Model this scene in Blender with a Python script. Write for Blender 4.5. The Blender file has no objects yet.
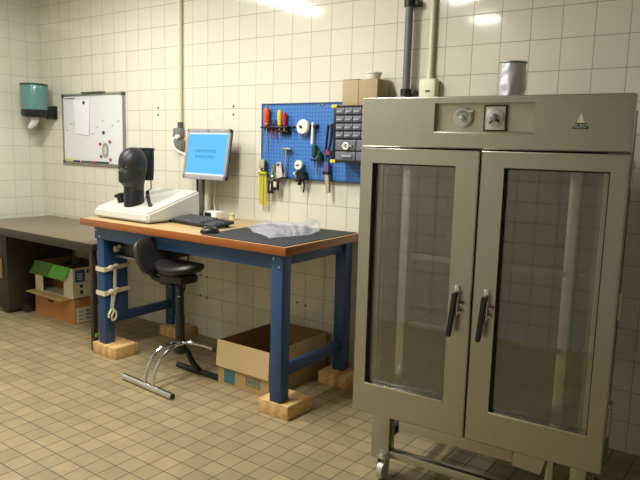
import bpy, bmesh, math, random
from mathutils import Matrix, Vector, noise
random.seed(7)
S = bpy.context.scene
C = S.collection
PI = math.pi

# ------------------------------------------------------------------ colours and materials
def lin(r, g, b):
    f = lambda v: (v/255/12.92) if v/255 <= .04045 else ((v/255+.055)/1.055)**2.4
    return (f(r), f(g), f(b), 1)

def new_mat(name):
    m = bpy.data.materials.new(name); m.use_nodes = True
    nt = m.node_tree
    return m, nt, nt.nodes['Principled BSDF']

def N(nt, typ, **kw):
    n = nt.nodes.new(typ)
    for k, v in kw.items(): setattr(n, k, v)
    return n

def plain(name, rgb, rough=.5, metal=0, var=.06, scale=30, bump=0, coat=0, spec=.5, stretch=None, rvar=0):
    """principled surface with a little procedural variation"""
    m, nt, b = new_mat(name)
    tc = N(nt, 'ShaderNodeTexCoord'); no = N(nt, 'ShaderNodeTexNoise')
    no.inputs['Scale'].default_value = scale; no.inputs['Detail'].default_value = 4
    src = tc.outputs['Object']
    if stretch:
        mp = N(nt, 'ShaderNodeMapping'); mp.inputs['Scale'].default_value = stretch
        nt.links.new(src, mp.inputs['Vector']); src = mp.outputs['Vector']
    nt.links.new(src, no.inputs['Vector'])
    mx = N(nt, 'ShaderNodeMix', data_type='RGBA')
    c = lin(*rgb)
    mx.inputs['A'].default_value = tuple(v*(1-var) for v in c[:3])+(1,)
    mx.inputs['B'].default_value = tuple(min(1, v*(1+var)) for v in c[:3])+(1,)
    nt.links.new(no.outputs['Fac'], mx.inputs['Factor'])
    nt.links.new(mx.outputs['Result'], b.inputs['Base Color'])
    b.inputs['Roughness'].default_value = rough
    b.inputs['Metallic'].default_value = metal
    b.inputs['Specular IOR Level'].default_value = spec
    b.inputs['Coat Weight'].default_value = coat
    if rvar:
        mr = N(nt, 'ShaderNodeMapRange')
        mr.inputs['To Min'].default_value = rough-rvar; mr.inputs['To Max'].default_value = rough+rvar
        nt.links.new(no.outputs['Fac'], mr.inputs['Value']); nt.links.new(mr.outputs['Result'], b.inputs['Roughness'])
    if bump:
        bp = N(nt, 'ShaderNodeBump'); bp.inputs['Strength'].default_value = bump; bp.inputs['Distance'].default_value = .004
        nt.links.new(no.outputs['Fac'], bp.inputs['Height']); nt.links.new(bp.outputs['Normal'], b.inputs['Normal'])
    return m

def tiles(name, u, v, ou, ov, size, gap, c1, c2, grout, rough, tilt=.0, spec=.5, mottle=.0):
    """square tiles: u, v name the object axes that run along the surface"""
    m, nt, b = new_mat(name)
    tc = N(nt, 'ShaderNodeTexCoord'); sx = N(nt, 'ShaderNodeSeparateXYZ'); cx = N(nt, 'ShaderNodeCombineXYZ')
    nt.links.new(tc.outputs['Object'], sx.inputs[0])
    for k, ax, o in ((0, u, ou), (1, v, ov)):
        a = N(nt, 'ShaderNodeMath', operation='ADD'); a.inputs[1].default_value = 30*size - o
        nt.links.new(sx.outputs[ax], a.inputs[0]); nt.links.new(a.outputs[0], cx.inputs[k])
    br = N(nt, 'ShaderNodeTexBrick', offset=0, squash=1)
    br.inputs['Scale'].default_value = 1
    br.inputs['Brick Width'].default_value = size; br.inputs['Row Height'].default_value = size
    br.inputs['Mortar Size'].default_value = gap; br.inputs['Mortar Smooth'].default_value = .3
    br.inputs['Color1'].default_value = lin(*c1); br.inputs['Color2'].default_value = lin(*c2)
    br.inputs['Mortar'].default_value = lin(*grout)
    nt.links.new(cx.outputs[0], br.inputs['Vector'])
    col = br.outputs['Color']
    no = N(nt, 'ShaderNodeTexNoise'); no.inputs['Scale'].default_value = 9; no.inputs['Detail'].default_value = 5
    nt.links.new(cx.outputs[0], no.inputs['Vector'])
    if mottle:
        mx = N(nt, 'ShaderNodeMix', data_type='RGBA', blend_type='MULTIPLY'); mx.inputs['Factor'].default_value = 1
        rp = N(nt, 'ShaderNodeMapRange'); rp.inputs['From Min'].default_value = .3; rp.inputs['From Max'].default_value = .7
        rp.inputs['To Min'].default_value = 1-mottle; rp.inputs['To Max'].default_value = 1
        nt.links.new(no.outputs['Fac'], rp.inputs['Value'])
        cc = N(nt, 'ShaderNodeCombineColor')
        for k in range(3): nt.links.new(rp.outputs['Result'], cc.inputs[k])
        nt.links.new(col, mx.inputs['A']); nt.links.new(cc.outputs[0], mx.inputs['B']); col = mx.outputs['Result']
    nt.links.new(col, b.inputs['Base Color'])
    rr = N(nt, 'ShaderNodeMapRange'); rr.inputs['To Min'].default_value = rough; rr.inputs['To Max'].default_value = .8
    nt.links.new(br.outputs['Fac'], rr.inputs['Value']); nt.links.new(rr.outputs['Result'], b.inputs['Roughness'])
    b.inputs['Specular IOR Level'].default_value = spec
    n2 = N(nt, 'ShaderNodeTexNoise'); n2.inputs['Scale'].default_value = 5; n2.inputs['Detail'].default_value = 1
    nt.links.new(cx.outputs[0], n2.inputs['Vector'])
    bp0 = N(nt, 'ShaderNodeBump'); bp0.inputs['Strength'].default_value = tilt; bp0.inputs['Distance'].default_value = .01
    nt.links.new(n2.outputs['Fac'], bp0.inputs['Height'])
    bp = N(nt, 'ShaderNodeBump', invert=True); bp.inputs['Strength'].default_value = .5; bp.inputs['Distance'].default_value = .0015
    nt.links.new(br.outputs['Fac'], bp.inputs['Height']); nt.links.new(bp0.outputs['Normal'], bp.inputs['Normal'])
    nt.links.new(bp.outputs['Normal'], b.inputs['Normal'])
    return m

def emit(name, rgb, k):
    m, nt, b = new_mat(name)
    b.inputs['Base Color'].default_value = (.02, .02, .02, 1); b.inputs['Emission Color'].default_value = lin(*rgb)
    b.inputs['Emission Strength'].default_value = k; b.inputs['Roughness'].default_value = .3
    return m

def clear(name, rgb, alpha, rough=.08, bump=0):
    """see-through sheet: part glossy film, the rest lets the view through"""
    m, nt, b = new_mat(name)
    b.inputs['Base Color'].default_value = lin(*rgb); b.inputs['Roughness'].default_value = rough
    tr = N(nt, 'ShaderNodeBsdfTransparent'); mx = N(nt, 'ShaderNodeMixShader'); mx.inputs[0].default_value = alpha
    nt.links.new(tr.outputs[0], mx.inputs[1]); nt.links.new(b.outputs[0], mx.inputs[2])
    nt.links.new(mx.outputs[0], nt.nodes['Material Output'].inputs[0])
    return m

TILE1, TILE2, GRT = (226, 221, 205), (222, 217, 200), (168, 160, 142)
M = {}
M['tile_back'] = tiles('cream wall tile back', 'X', 'Z', .05, 0, .15, .0022, TILE1, TILE2, GRT, .09, .05)
M['tile_left'] = tiles('cream wall tile left', 'Y', 'Z', -.105, 0, .15, .0022, (224, 221, 208), (220, 217, 203), (188, 181, 164), .09, .05)
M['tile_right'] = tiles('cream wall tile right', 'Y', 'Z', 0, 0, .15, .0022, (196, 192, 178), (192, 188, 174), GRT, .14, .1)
M['tile_front'] = tiles('cream wall tile front', 'X', 'Z', .05, 0, .15, .004, (204, 199, 184), (200, 195, 180), (110, 104, 90), .14, .1)
M['tile_floor'] = tiles('tan floor tile', 'X', 'Y', .05, 0, .1, .0026, (172, 152, 116), (154, 138, 104), (92, 86, 68), .42, .15, .4, .18)
M['ceiling'] = plain('darkened ceiling paint', (150, 148, 140), .8)  # unseen ceiling, greyed so that less light bounces back into the room
M['steel'] = plain('brushed stainless steel', (182, 181, 172), .3, 1, .05, 14, .03, stretch=(9, 9, .5), rvar=.05)
M['steel_dull'] = plain('dull stainless steel', (188, 183, 170), .45, 1, .06, 10, stretch=(6, 6, .6))
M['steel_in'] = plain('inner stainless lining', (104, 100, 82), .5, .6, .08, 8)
M['steel_bright'] = plain('polished steel and edge highlights', (225, 222, 214), .18, 1, .03)  # bare polished steel, also the highlight strips painted on the cabinet edges
M['chrome'] = plain('chrome', (225, 225, 230), .1, 1, .02)
M['dial'] = plain('dial face silver', (196, 196, 190), .35, .3, .03)
M['dial_white'] = plain('dial plate white', (226, 226, 214), .4, 0, .03)
M['ink'] = plain('black ink', (28, 28, 28), .5)
M['ink_blue'] = plain('dark blue screen ink', (60, 140, 196), .4)
M['ink_grey'] = plain('faint grey ink', (110, 112, 118), .6)
M['black'] = plain('black plastic', (24, 24, 26), .38, 0, .15)
M['rubber'] = plain('black rubber', (30, 30, 28), .42, 0, .12, 20, .05)
M['black_metal'] = plain('black painted steel', (20, 22, 22), .4, 0, .15)
M['blue'] = plain('blue painted steel', (38, 72, 116), .42, 0, .1, 12)
M['peg'] = None
M['wood_block'] = None
M['desk_edge'] = plain('orange wood edging', (150, 86, 38), .35, 0, .18, 8, stretch=(1, 8, 12))
M['desk_top'] = plain('light wood laminate', (186, 158, 112), .4, 0, .08, 6, stretch=(1, 12, 1))
M['brown'] = plain('brown painted steel', (52, 42, 33), .45, 0, .1, 10)
M['brown_top'] = plain('grey brown table laminate', (116, 102, 79), .30, 0, .06, 12)
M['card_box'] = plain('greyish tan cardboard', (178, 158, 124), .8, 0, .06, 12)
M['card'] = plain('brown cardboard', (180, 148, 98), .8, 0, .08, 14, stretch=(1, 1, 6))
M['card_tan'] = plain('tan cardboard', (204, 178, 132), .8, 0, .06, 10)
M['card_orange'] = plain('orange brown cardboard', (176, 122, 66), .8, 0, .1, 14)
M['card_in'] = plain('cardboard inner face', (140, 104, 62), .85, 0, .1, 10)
M['card_white'] = plain('off white printed carton', (214, 206, 178), .75, 0, .06, 12)
M['green'] = plain('bright green print', (86, 176, 40), .5, 0, .25, 14)
M['green_dark'] = plain('dark green print', (70, 110, 40), .6, 0, .3, 20)
M['label_blue'] = plain('blue printed label', (36, 92, 140), .6)
M['label_teal'] = plain('teal printed square', (58, 112, 122), .6, 0, .15, 40)
M['teal'] = plain('teal translucent plastic', (92, 138, 134), .22, 0, .06, 5, coat=.3)
M['white'] = plain('white enamel board', (226, 228, 232), .25, 0, .015, 3)
M['paper'] = plain('white paper', (238, 238, 244), .8, 0, .02)
M['alu'] = plain('aluminium frame', (166, 166, 162), .35, .8, .04)
M['red'] = plain('red plastic', (196, 40, 44), .4)
M['magenta'] = plain('dark pink magnet', (170, 50, 84), .45)
M['navy'] = plain('navy plastic', (30, 34, 80), .45)
M['orange'] = plain('orange plastic', (226, 84, 30), .35)
M['yellow'] = plain('yellow plastic', (230, 200, 50), .4)
M['yellow_green'] = plain('yellow webbing', (186, 180, 40), .6, 0, .12, 60)
M['lime'] = plain('pale lime strip', (206, 208, 150), .6)
M['oval_grey'] = plain('pale grey centre', (196, 196, 184), .6)
M['grey_green'] = plain('grey green paper oval', (150, 154, 140), .6, 0, .2, 60)
M['enamel'] = plain('white moulded casing', (202, 200, 190), .4, 0, .02, 8)
M['white_plastic'] = plain('white plastic', (238, 236, 226), .4, 0, .02)
M['grey_plastic'] = plain('silver grey plastic', (158, 151, 152), .4, 0, .03)
M['grey_dark'] = plain('dark grey plastic', (84, 82, 80), .45)
M['grey_plug'] = plain('mid grey plug', (120, 120, 112), .5)
M['grey_pipe'] = plain('grey pipe', (112, 112, 118), .45, 0, .05)
M['cream_pipe'] = plain('cream pipe', (222, 217, 178), .45, 0, .03)
M['ivory'] = plain('ivory conduit', (228, 224, 196), .45, 0, .03)
M['screen'] = emit('monitor picture', (84, 188, 246), 1.15)
M['screen_white'] = emit('monitor picture bar', (226, 240, 250), 1.15)
M['tube'] = emit('fluorescent diffuser', (255, 255, 246), 9)
M['key'] = plain('charcoal keys', (84, 84, 86), .5, 0, .1)
M['mat'] = plain('dark grey rubber mat', (46, 48, 50), .7, 0, .12, 120, .05)
M['strap'] = plain('cream cotton strap', (216, 208, 176), .8, 0, .08, 60)
M['foil'] = plain('crumpled metal foil', (214, 212, 222), .38, .6, .15, 40, .35)
M['drawer'] = plain('smoky grey drawer plastic', (110, 112, 122), .3, 0, .08, 20)
M['drawer_lip'] = plain('pale drawer label strip', (160, 162, 172), .35)
M['purple'] = plain('purple plastic', (92, 84, 140), .45)
M['pink'] = plain('pale pink leaflet', (206, 186, 190), .6, 0, .15, 60)
M['tool_green'] = plain('dark green handle', (26, 70, 52), .4)
M['bristle'] = plain('beige bristles', (176, 166, 140), .9, 0, .2, 120)
M['skin_black'] = plain('black moulded rubber head', (36, 36, 35), .45, 0, .1, 12)
M['glass'] = clear('cabinet door glass', (140, 140, 118), .085, .5)
def mirror_film(m, k):
    nt = m.node_tree; out = nt.nodes['Material Output']; src = out.inputs[0].links[0].from_socket
    g = N(nt, 'ShaderNodeBsdfGlossy'); g.inputs['Roughness'].default_value = .03
    mx = N(nt, 'ShaderNodeMixShader'); mx.inputs[0].default_value = k
    nt.links.new(src, mx.inputs[1]); nt.links.new(g.outputs[0], mx.inputs[2]); nt.links.new(mx.outputs[0], out.inputs[0])
mirror_film(M['glass'], .13)
M['bag'] = clear('clear plastic bag', (220, 220, 230), .34, .1)
M['gasket_dark'] = plain('dark gasket', (34, 32, 28), .7)  # dark colour of the door gasket strips

def pegboard_mat():
    m, nt, b = new_mat('blue perforated steel')
    tc = N(nt, 'ShaderNodeTexCoord'); sx = N(nt, 'ShaderNodeSeparateXYZ'); nt.links.new(tc.outputs['Object'], sx.inputs[0])
    prev = None
    for ax in 'XZ':
        d = N(nt, 'ShaderNodeMath', operation='DIVIDE'); d.inputs[1].default_value = .0235
        nt.links.new(sx.outputs[ax], d.inputs[0])
        f = N(nt, 'ShaderNodeMath', operation='FRACT'); nt.links.new(d.outputs[0], f.inputs[0])
        s = N(nt, 'ShaderNodeMath', operation='SUBTRACT'); s.inputs[1].default_value = .5; nt.links.new(f.outputs[0], s.inputs[0])
        a = N(nt, 'ShaderNodeMath', operation='ABSOLUTE'); nt.links.new(s.outputs[0], a.inputs[0])
        if prev is None: prev = a
        else:
            mxx = N(nt, 'ShaderNodeMath', operation='MAXIMUM')
            nt.links.new(prev.outputs[0], mxx.inputs[0]); nt.links.new(a.outputs[0], mxx.inputs[1]); prev = mxx
    lt = N(nt, 'ShaderNodeMath', operation='LESS_THAN'); lt.inputs[1].default_value = .2
    nt.links.new(prev.outputs[0], lt.inputs[0])
    mx = N(nt, 'ShaderNodeMix', data_type='RGBA')
    mx.inputs['A'].default_value = lin(70, 124, 196); mx.inputs['B'].default_value = lin(40, 82, 150)
    nt.links.new(lt.outputs[0], mx.inputs['Factor']); nt.links.new(mx.outputs['Result'], b.inputs['Base Color'])
    b.inputs['Roughness'].default_value = .4
    return m
M['peg'] = pegboard_mat()

def wood_mat(name, c1, c2):
    m, nt, b = new_mat(name)
    tc = N(nt, 'ShaderNodeTexCoord'); mp = N(nt, 'ShaderNodeMapping'); mp.inputs['Scale'].default_value = (2, 14, 14)
    wv = N(nt, 'ShaderNodeTexWave'); wv.inputs['Scale'].default_value = 2; wv.inputs['Distortion'].default_value = 6; wv.inputs['Detail'].default_value = 3
    nt.links.new(tc.outputs['Object'], mp.inputs['Vector']); nt.links.new(mp.outputs[0], wv.inputs['Vector'])
    mx = N(nt, 'ShaderNodeMix', data_type='RGBA'); mx.inputs['A'].default_value = lin(*c1); mx.inputs['B'].default_value = lin(*c2)
    nt.links.new(wv.outputs['Fac'], mx.inputs['Factor']); nt.links.new(mx.outputs['Result'], b.inputs['Base Color'])
    b.inputs['Roughness'].default_value = .7
    return m
M['wood_block'] = wood_mat('pale pine block', (220, 184, 122), (198, 158, 100))

# ------------------------------------------------------------------ mesh builder
class MB:
    def __init__(self, mat=None): self.bm = bmesh.new(); self.X = mat or Matrix()
    def _put(self, geom): 
        for v in geom: v.co = self.X @ v.co
    def box(self, x0, x1, y0, y1, z0, z1, bev=0, seg=2, rot=None):
        r = bmesh.ops.create_cube(self.bm, size=1)
        vs = r['verts']
        for v in vs: v.co = Vector(((x1-x0)*v.co.x, (y1-y0)*v.co.y, (z1-z0)*v.co.z))
        if bev:
            es = list({e for v in vs for e in v.link_edges})
            r2 = bmesh.ops.bevel(self.bm, geom=es, offset=bev, segments=seg, affect='EDGES', profile=.5)
            vs = list({v for f in r2['faces'] for v in f.verts} | {v for v in vs if v.is_valid})
            seen = set(vs); stack = list(vs)
            while stack:
                v = stack.pop()
                for e in v.link_edges:
                    w = e.other_vert(v)
                    if w not in seen: seen.add(w); stack.append(w)
            vs = list(seen)
        c = Vector(((x0+x1)/2, (y0+y1)/2, (z0+z1)/2))
        for v in vs: v.co = self.X @ ((rot @ v.co if rot else v.co) + c)
        return self
    def cyl(self, p0, p1, r, r2=None, seg=20, cap=True):
        p0, p1 = Vector(p0), Vector(p1); d = p1-p0
        q = d.to_track_quat('Z', 'Y').to_matrix().to_4x4()
        g = bmesh.ops.create_cone(self.bm, cap_ends=cap, segments=seg, radius1=r, radius2=r if r2 is None else r2, depth=d.length)
        for v in g['verts']: v.co = self.X @ ((q @ v.co) + (p0+p1)/2)
        return self
    def tube(self, pts, r, seg=10, closed=False, smooth=0):
        P = [Vector(p) for p in pts]
        if smooth:
            Q = []
            n = len(P)
            for i in range(n-1):
                a, b, c, d = P[max(i-1, 0)], P[i], P[i+1], P[min(i+2, n-1)]
                for k in range(smooth):
                    t = k/smooth
                    Q.append(.5*((2*b)+(c-a)*t+(2*a-5*b+4*c-d)*t*t+(3*b-a-3*c+d)*t**3))
            Q.append(P[-1]); P = Q
        rings = []; up = Vector((0, 0, 1))
        for i, p in enumerate(P):
            t = (P[min(i+1, len(P)-1)]-P[max(i-1, 0)]).normalized()
            if abs(t.dot(up)) > .98: up = Vector((1, 0, 0)) if abs(t.x) < .9 else Vector((0, 1, 0))
            a = t.cross(up).normalized(); b = t.cross(a)
            up = b if False else up
            rr = r[i] if isinstance(r, (list, tuple)) else r
            rings.append([self.bm.verts.new(self.X @ (p+rr*(math.cos(k*2*PI/seg)*a+math.sin(k*2*PI/seg)*b))) for k in range(seg)])
        for A, B in zip(rings, rings[1:]):
            for k in range(seg): self.bm.faces.new((A[k], A[(k+1) % seg], B[(k+1) % seg], B[k]))
        self.bm.faces.new(rings[0][::-1]); self.bm.faces.new(rings[-1])
        return self
    def plate(self, x0, x1, z0, z1, hx0, hx1, hz0, hz1, y0, y1, c=.003, rad=0):
        """upright sheet (thickness along y) with one rectangular opening and softly folded outer edges"""
        def ring(a0, a1, b0, b1, y): return [self.bm.verts.new(self.X @ Vector(p)) for p in ((a0, y, b0), (a1, y, b0), (a1, y, b1), (a0, y, b1))]
        O1 = ring(x0, x1, z0, z1, y1); O0 = ring(x0, x1, z0, z1, y0+c); F = ring(x0+c, x1-c, z0+c, z1-c, y0)
        H0 = ring(hx0, hx1, hz0, hz1, y0); H1 = ring(hx0, hx1, hz0, hz1, y1)
        for A, B in ((O1, O0), (O0, F), (F, H0), (H0, H1), (H1, O1)):
            for k in range(4): self.bm.faces.new((A[k], A[(k+1) % 4], B[(k+1) % 4], B[k]))
        return self
    def lathe(self, prof, c=(0, 0, 0), axis=(0, 0, 1), seg=28):
        q = Vector(axis).to_track_quat('Z', 'Y').to_matrix(); c = Vector(c)
        rings = []
        for rr, z in prof:
            rings.append([self.bm.verts.new(self.X @ (c+q @ Vector((max(rr, 1e-5)*math.cos(k*2*PI/seg), max(rr, 1e-5)*math.sin(k*2*PI/seg), z)))) for k in range(seg)])
        for A, B in zip(rings, rings[1:]):
            for k in range(seg): self.bm.faces.new((A[k], A[(k+1) % seg], B[(k+1) % seg], B[k]))
        self.bm.faces.new(rings[0][::-1]); self.bm.faces.new(rings[-1])
        return self
    def hexa(self, lo, hi):
        """solid between two quads (four corners each)"""
        a = [self.bm.verts.new(self.X @ Vector(p)) for p in lo]; b = [self.bm.verts.new(self.X @ Vector(p)) for p in hi]
        self.bm.faces.new(a[::-1]); self.bm.faces.new(b)
        n = len(a)
        for k in range(n): self.bm.faces.new((a[k], a[(k+1) % n], b[(k+1) % n], b[k]))
        return self
    def slab(self, quad, t):
        """quad given thickness t along its normal"""
        q = [Vector(p) for p in quad]; n = (q[1]-q[0]).cross(q[2]-q[0]).normalized()*t
        return self.hexa(q, [p+n for p in q])
    def ball(self, c, r, seg=20, rings=12, rot=None):
        g = bmesh.ops.create_uvsphere(self.bm, u_segments=seg, v_segments=rings, radius=1)
        rx = r if isinstance(r, (tuple, list)) else (r, r, r)
        for v in g['verts']:
            p = Vector((v.co.x*rx[0], v.co.y*rx[1], v.co.z*rx[2]))
            v.co = self.X @ ((rot @ p if rot else p)+Vector(c))
        return self
    def loft(self, rings):
        R = [[self.bm.verts.new(self.X @ Vector(p)) for p in ring] for ring in rings]
        n = len(R[0])
        for A, B in zip(R, R[1:]):
            for k in range(n): self.bm.faces.new((A[k], A[(k+1) % n], B[(k+1) % n], B[k]))
        self.bm.faces.new(R[0][::-1]); self.bm.faces.new(R[-1])
        return self

def wloc(o):
    v = Vector()
    while o: v += o.location; o = o.parent
    return v

def obj(name, mb, mat, parent=None, smooth=True):
    bm = mb.bm
    bmesh.ops.recalc_face_normals(bm, faces=bm.faces)
    me = bpy.data.meshes.new(name)
    if parent: off = wloc(parent)
    else:
        co = [v.co for v in bm.verts]
        off = Vector(((min(v.x for v in co)+max(v.x for v in co))/2, (min(v.y for v in co)+max(v.y for v in co))/2, min(v.z for v in co)))
    for v in bm.verts: v.co -= off
    bm.to_mesh(me); bm.free()
    if smooth:
        for p in me.polygons: p.use_smooth = True
        me.set_sharp_from_angle(angle=math.radians(29))
    me.materials.append(M[mat] if isinstance(mat, str) else mat)
    o = bpy.data.objects.new(name, me); C.objects.link(o)
    if parent: o.parent = parent
    else: o.location = off
    return o

def tag(o, label, cat, group=None):
    o['label'] = label; o['category'] = cat
    if group: o['group'] = group
    return o

def thing(name, label, cat, loc=(0, 0, 0), group=None):
    o = bpy.data.objects.new(name, None); C.objects.link(o); o.location = loc; o.empty_display_size = .05
    return tag(o, label, cat, group)

def dup(root, loc, label=None, group=None):
    r = root.copy(); C.objects.link(r); r.location = loc
    if label: r['label'] = label
    if group: r['group'] = group
    for ch in root.children:
        c = ch.copy(); C.objects.link(c); c.parent = r
        for g in ch.children:
            d = g.copy(); C.objects.link(d); d.parent = c
    return r

def struct(name, mb, mat):
    o = obj(name, mb, mat, None, False)
    w = o.location.copy(); o.data.transform(Matrix.Translation(w)); o.location = (0, 0, 0)   # keep tile grids in room coordinates
    o['kind'] = 'structure'; return o

def text_part(name, body, size, mat4, mat, parent, align='CENTER', depth=.0004):
    cu = bpy.data.curves.new(name+'_curve', 'FONT'); cu.body = body; cu.size = size; cu.align_x = align; cu.align_y = 'CENTER'; cu.extrude = depth
    t = bpy.data.objects.new(name+'_tmp', cu); C.objects.link(t)
    bpy.context.view_layer.update()
    me = bpy.data.meshes.new_from_object(t.evaluated_get(bpy.context.evaluated_depsgraph_get()))
    bpy.data.objects.remove(t)
    me.transform(mat4); me.transform(Matrix.Translation(-wloc(parent)))
    me.materials.clear(); me.materials.append(M[mat]); me.name = name
    o = bpy.data.objects.new(name, me); C.objects.link(o); o.parent = parent
    return o

# ------------------------------------------------------------------ the room
RX, RY, RZ = 6.6, -3.45, 2.8
struct('floor', MB().box(0, RX, RY, 0, -.1, 0), 'tile_floor')
struct('ceiling', MB().box(0, RX, RY, 0, RZ, RZ+.1), 'ceiling')
struct('wall_back', MB().box(-.1, RX+.1, 0, .1, -.1, RZ+.1), 'tile_back')
struct('wall_left', MB().box(-.1, 0, RY, 0, -.1, RZ+.1), 'tile_left')
struct('wall_right', MB().box(RX, RX+.1, RY, 0, -.1, RZ+.1), 'tile_right')
struct('wall_front', MB().box(-.1, RX+.1, RY-.1, RY, -.1, RZ+.1), 'tile_front')

# screw holes left in the tiles
k = 1
for x, z in ((1.62, 1.665), (1.62, 1.615), (2.40, 1.665), (2.40, 1.61), (2.075, .455), (2.14, .447), (2.075, .30), (2.14, .293), (2.985, .40), (3.055, .39)):
    struct('trim_%d' % k, MB().cyl((x, -.003, z), (x, .002, z), .007, seg=12), 'ink'); k += 1

# ceiling lamps (above the frame, they give the light and the glints in the glaze)
def lamp(x, y, L, w, along, label, power):
    hx, hy = (w/2, L/2) if along == 'Y' else (L/2, w/2)
    t = thing('ceiling_light', label, 'ceiling light', (x, y, RZ-.09), 'ceiling lights')
    f = MB(); f.box(x-hx-.03, x+hx+.03, y-hy-.03, y+hy+.03, RZ-.06, RZ-.001, .006)
    obj('housing', f, 'white_plastic', t)
    d = MB(); d.box(x-hx, x+hx, y-hy, y+hy, RZ-.085, RZ-.06, .01)
    obj('diffuser', d, 'tube', t)
    li = bpy.data.lights.new('lamp_light', 'AREA'); li.shape = 'RECTANGLE'; li.size = 2*hx; li.size_y = 2*hy
    li.energy = power; li.color = (1, .99, .925)
    lo = bpy.data.objects.new('lamp_light', li); C.objects.link(lo); lo.location = (x, y, RZ-.09)
lamp(1.55, -1.45, 1.1, .22, 'Y', 'fluorescent ceiling light over the left brown table', 44)
lamp(3.05, -1.65, 1.1, .22, 'Y', 'fluorescent ceiling light over the middle of the room', 58)
lamp(2.85, -3.12, .3, .25, 'Y', 'short ceiling light close to the wall behind the camera', 12)

# ------------------------------------------------------------------ pipes and electrical fittings on the back wall
t = thing('cream_pipe', 'thin cream pipe running down the tiles to the wall socket', 'pipe', (1.886, -.02, 1.53))
obj('pipe', MB().cyl((1.886, -.02, 1.535), (1.886, -.02, RZ), .017), 'cream_pipe', t)
obj('end_fitting', MB().cyl((1.886, -.02, 1.515), (1.886, -.02, 1.56), .02), 'grey_dark', t)
t = thing('wall_socket', 'grey wall socket pair with white cable behind the monitor', 'socket', (1.88, -.02, 1.36))
obj('socket_box', MB().box(1.832, 1.915, -.05, 0, 1.447, 1.518, .012), 'grey_plug', t)
obj('socket_box', MB().box(1.842, 1.922, -.05, 0, 1.357, 1.437, .012), 'grey_plug', t)
obj('plug', MB().cyl((1.905, -.05, 1.455), (1.905, -.075, 1.455), .014), 'white_plastic', t)
obj('cable', MB().tube([(1.905, -.07, 1.455), (1.885, -.09, 1.43), (1.91, -.09, 1.37), (2.02, -.09, 1.33), (2.12, -.09, 1.32)], .007, smooth=6), 'white_plastic', t)

t = thing('grey_pipe', 'dark grey vertical pipe with wall clips above the steel cabinet', 'pipe', (3.75, -.05, 0))
obj('pipe', MB().cyl((3.75, -.05, .05), (3.75, -.05, RZ), .021), 'grey_pipe', t)
for z in (1.715, 2.185):
    b = MB(); b.cyl((3.75, -.05, z-.018), (3.75, -.05, z+.018), .03); b.box(3.72, 3.80, -.05, 0, z-.014, z+.014, .003)
    obj('wall_clip', b, 'ink', t)
t = thing('cable_conduit', 'pale conduit running down into an ivory junction box', 'conduit', (3.878, -.02, 1.6))
obj('conduit', MB().cyl((3.878, -.02, 1.79), (3.878, -.02, RZ), .014), 'ivory', t)
obj('gland', MB().cyl((3.878, -.025, 1.775), (3.878, -.025, 1.83), .02, .015), 'ivory', t)
jb = obj('junction_box', MB().box(3.83, 3.93, -.06, 0, 1.60, 1.785, .014), 'ivory', t)
obj('switch_mark', MB().box(3.875, 3.90, -.064, -.058, 1.715, 1.722), 'ink', t)

# ------------------------------------------------------------------ whiteboard and what hangs on it
t = thing('whiteboard', 'white magnetic board in a grey metal frame on the left', 'whiteboard', (.81, -.015, 1.21))
BX0, BX1, BZ0, BZ1 = .385, 1.232, 1.213, 1.793
obj('board_surface', MB().box(BX0+.012, BX1-.012, -.016, 0, BZ0+.012, BZ1-.012), 'white', t)
f = MB()
f.box(BX0, BX1, -.024, 0, BZ1-.016, BZ1, .003); f.box(BX0, BX1, -.024, 0, BZ0, BZ0+.016, .003)
f.box(BX0, BX0+.016, -.024, 0, BZ0, BZ1, .003); f.box(BX1-.016, BX1, -.024, 0, BZ0, BZ1, .003)
obj('frame', f, 'alu', t)
for x in (BX0, BX1-.026):
    for z in (BZ0, BZ1-.024): obj('corner_cap', MB().box(x-.002, x+.028, -.027, 0, z-.002, z+.026, .004), 'grey_dark', t)
obj('pen_ledge', MB().box(.70, .98, -.045, -.002, BZ1-.001, BZ1+.012, .003), 'grey_dark', t)
def dash(mb, x, z, l, h=.006): mb.box(x, x+l, -.0175, -.015, z, z+h)
x = .42
for l in (.02, .028, .016, .034, .02):
    w = MB(); dash(w, x, 1.752, l, .011); x += l+.008; obj('heading_word', w, 'ink_grey', t)
for x, z, l in ((.49, 1.545, .03), (.545, 1.54, .022), (.43, 1.49, .022), (.80, 1.465, .022), (.87, 1.52, .024), (.94, 1.568, .026), (1.07, 1.53, .024), (1.14, 1.566, .03)):
    w = MB(); dash(w, x, z, l); obj('pen_mark', w, 'ink_grey', t)

pp = MB(); 
pp.slab([(.552, -.0185, 1.745), (.785, -.0185, 1.742), (.772, -.024, 1.452), (.575, -.02, 1.468)], -.0012)
tag(obj('paper_sheet', pp, 'paper'), 'white sheet of paper pinned to the whiteboard', 'paper')
def magnet(x, z, r, mat, label, group=None, y=-.016):
    m = MB(); m.lathe([(r, 0), (r, .006), (r*.8, .009), (0, .0095)], (x, y, z), (0, -1, 0), 16)
    return tag(obj('magnet', m, mat), label, 'magnet', group or 'round magnets on the whiteboard')
magnet(.705, 1.72, .0135, 'navy', 'dark blue magnet holding the paper sheet to the whiteboard', y=-.019)
magnet(.962, 1.478, .014, 'navy', 'dark blue magnet above the grey oval on the whiteboard')
magnet(.915, 1.385, .014, 'magenta', 'dark pink magnet at upper left of the grey oval')
magnet(1.045, 1.405, .014, 'magenta', 'dark pink magnet at upper right of the grey oval')
magnet(.925, 1.285, .014, 'magenta', 'dark pink magnet at lower left of the grey oval')
magnet(1.05, 1.262, .014, 'magenta', 'dark pink magnet at lower right of the grey oval')
o = MB(); o.lathe([(.05, 0), (.05, .003), (0, .0032)], (0, 0, 0), (0, -1, 0), 28)
for v in o.bm.verts: v.co = Vector((v.co.x*.85+.982, v.co.y-.0165, v.co.z*1.25+1.335))
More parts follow.
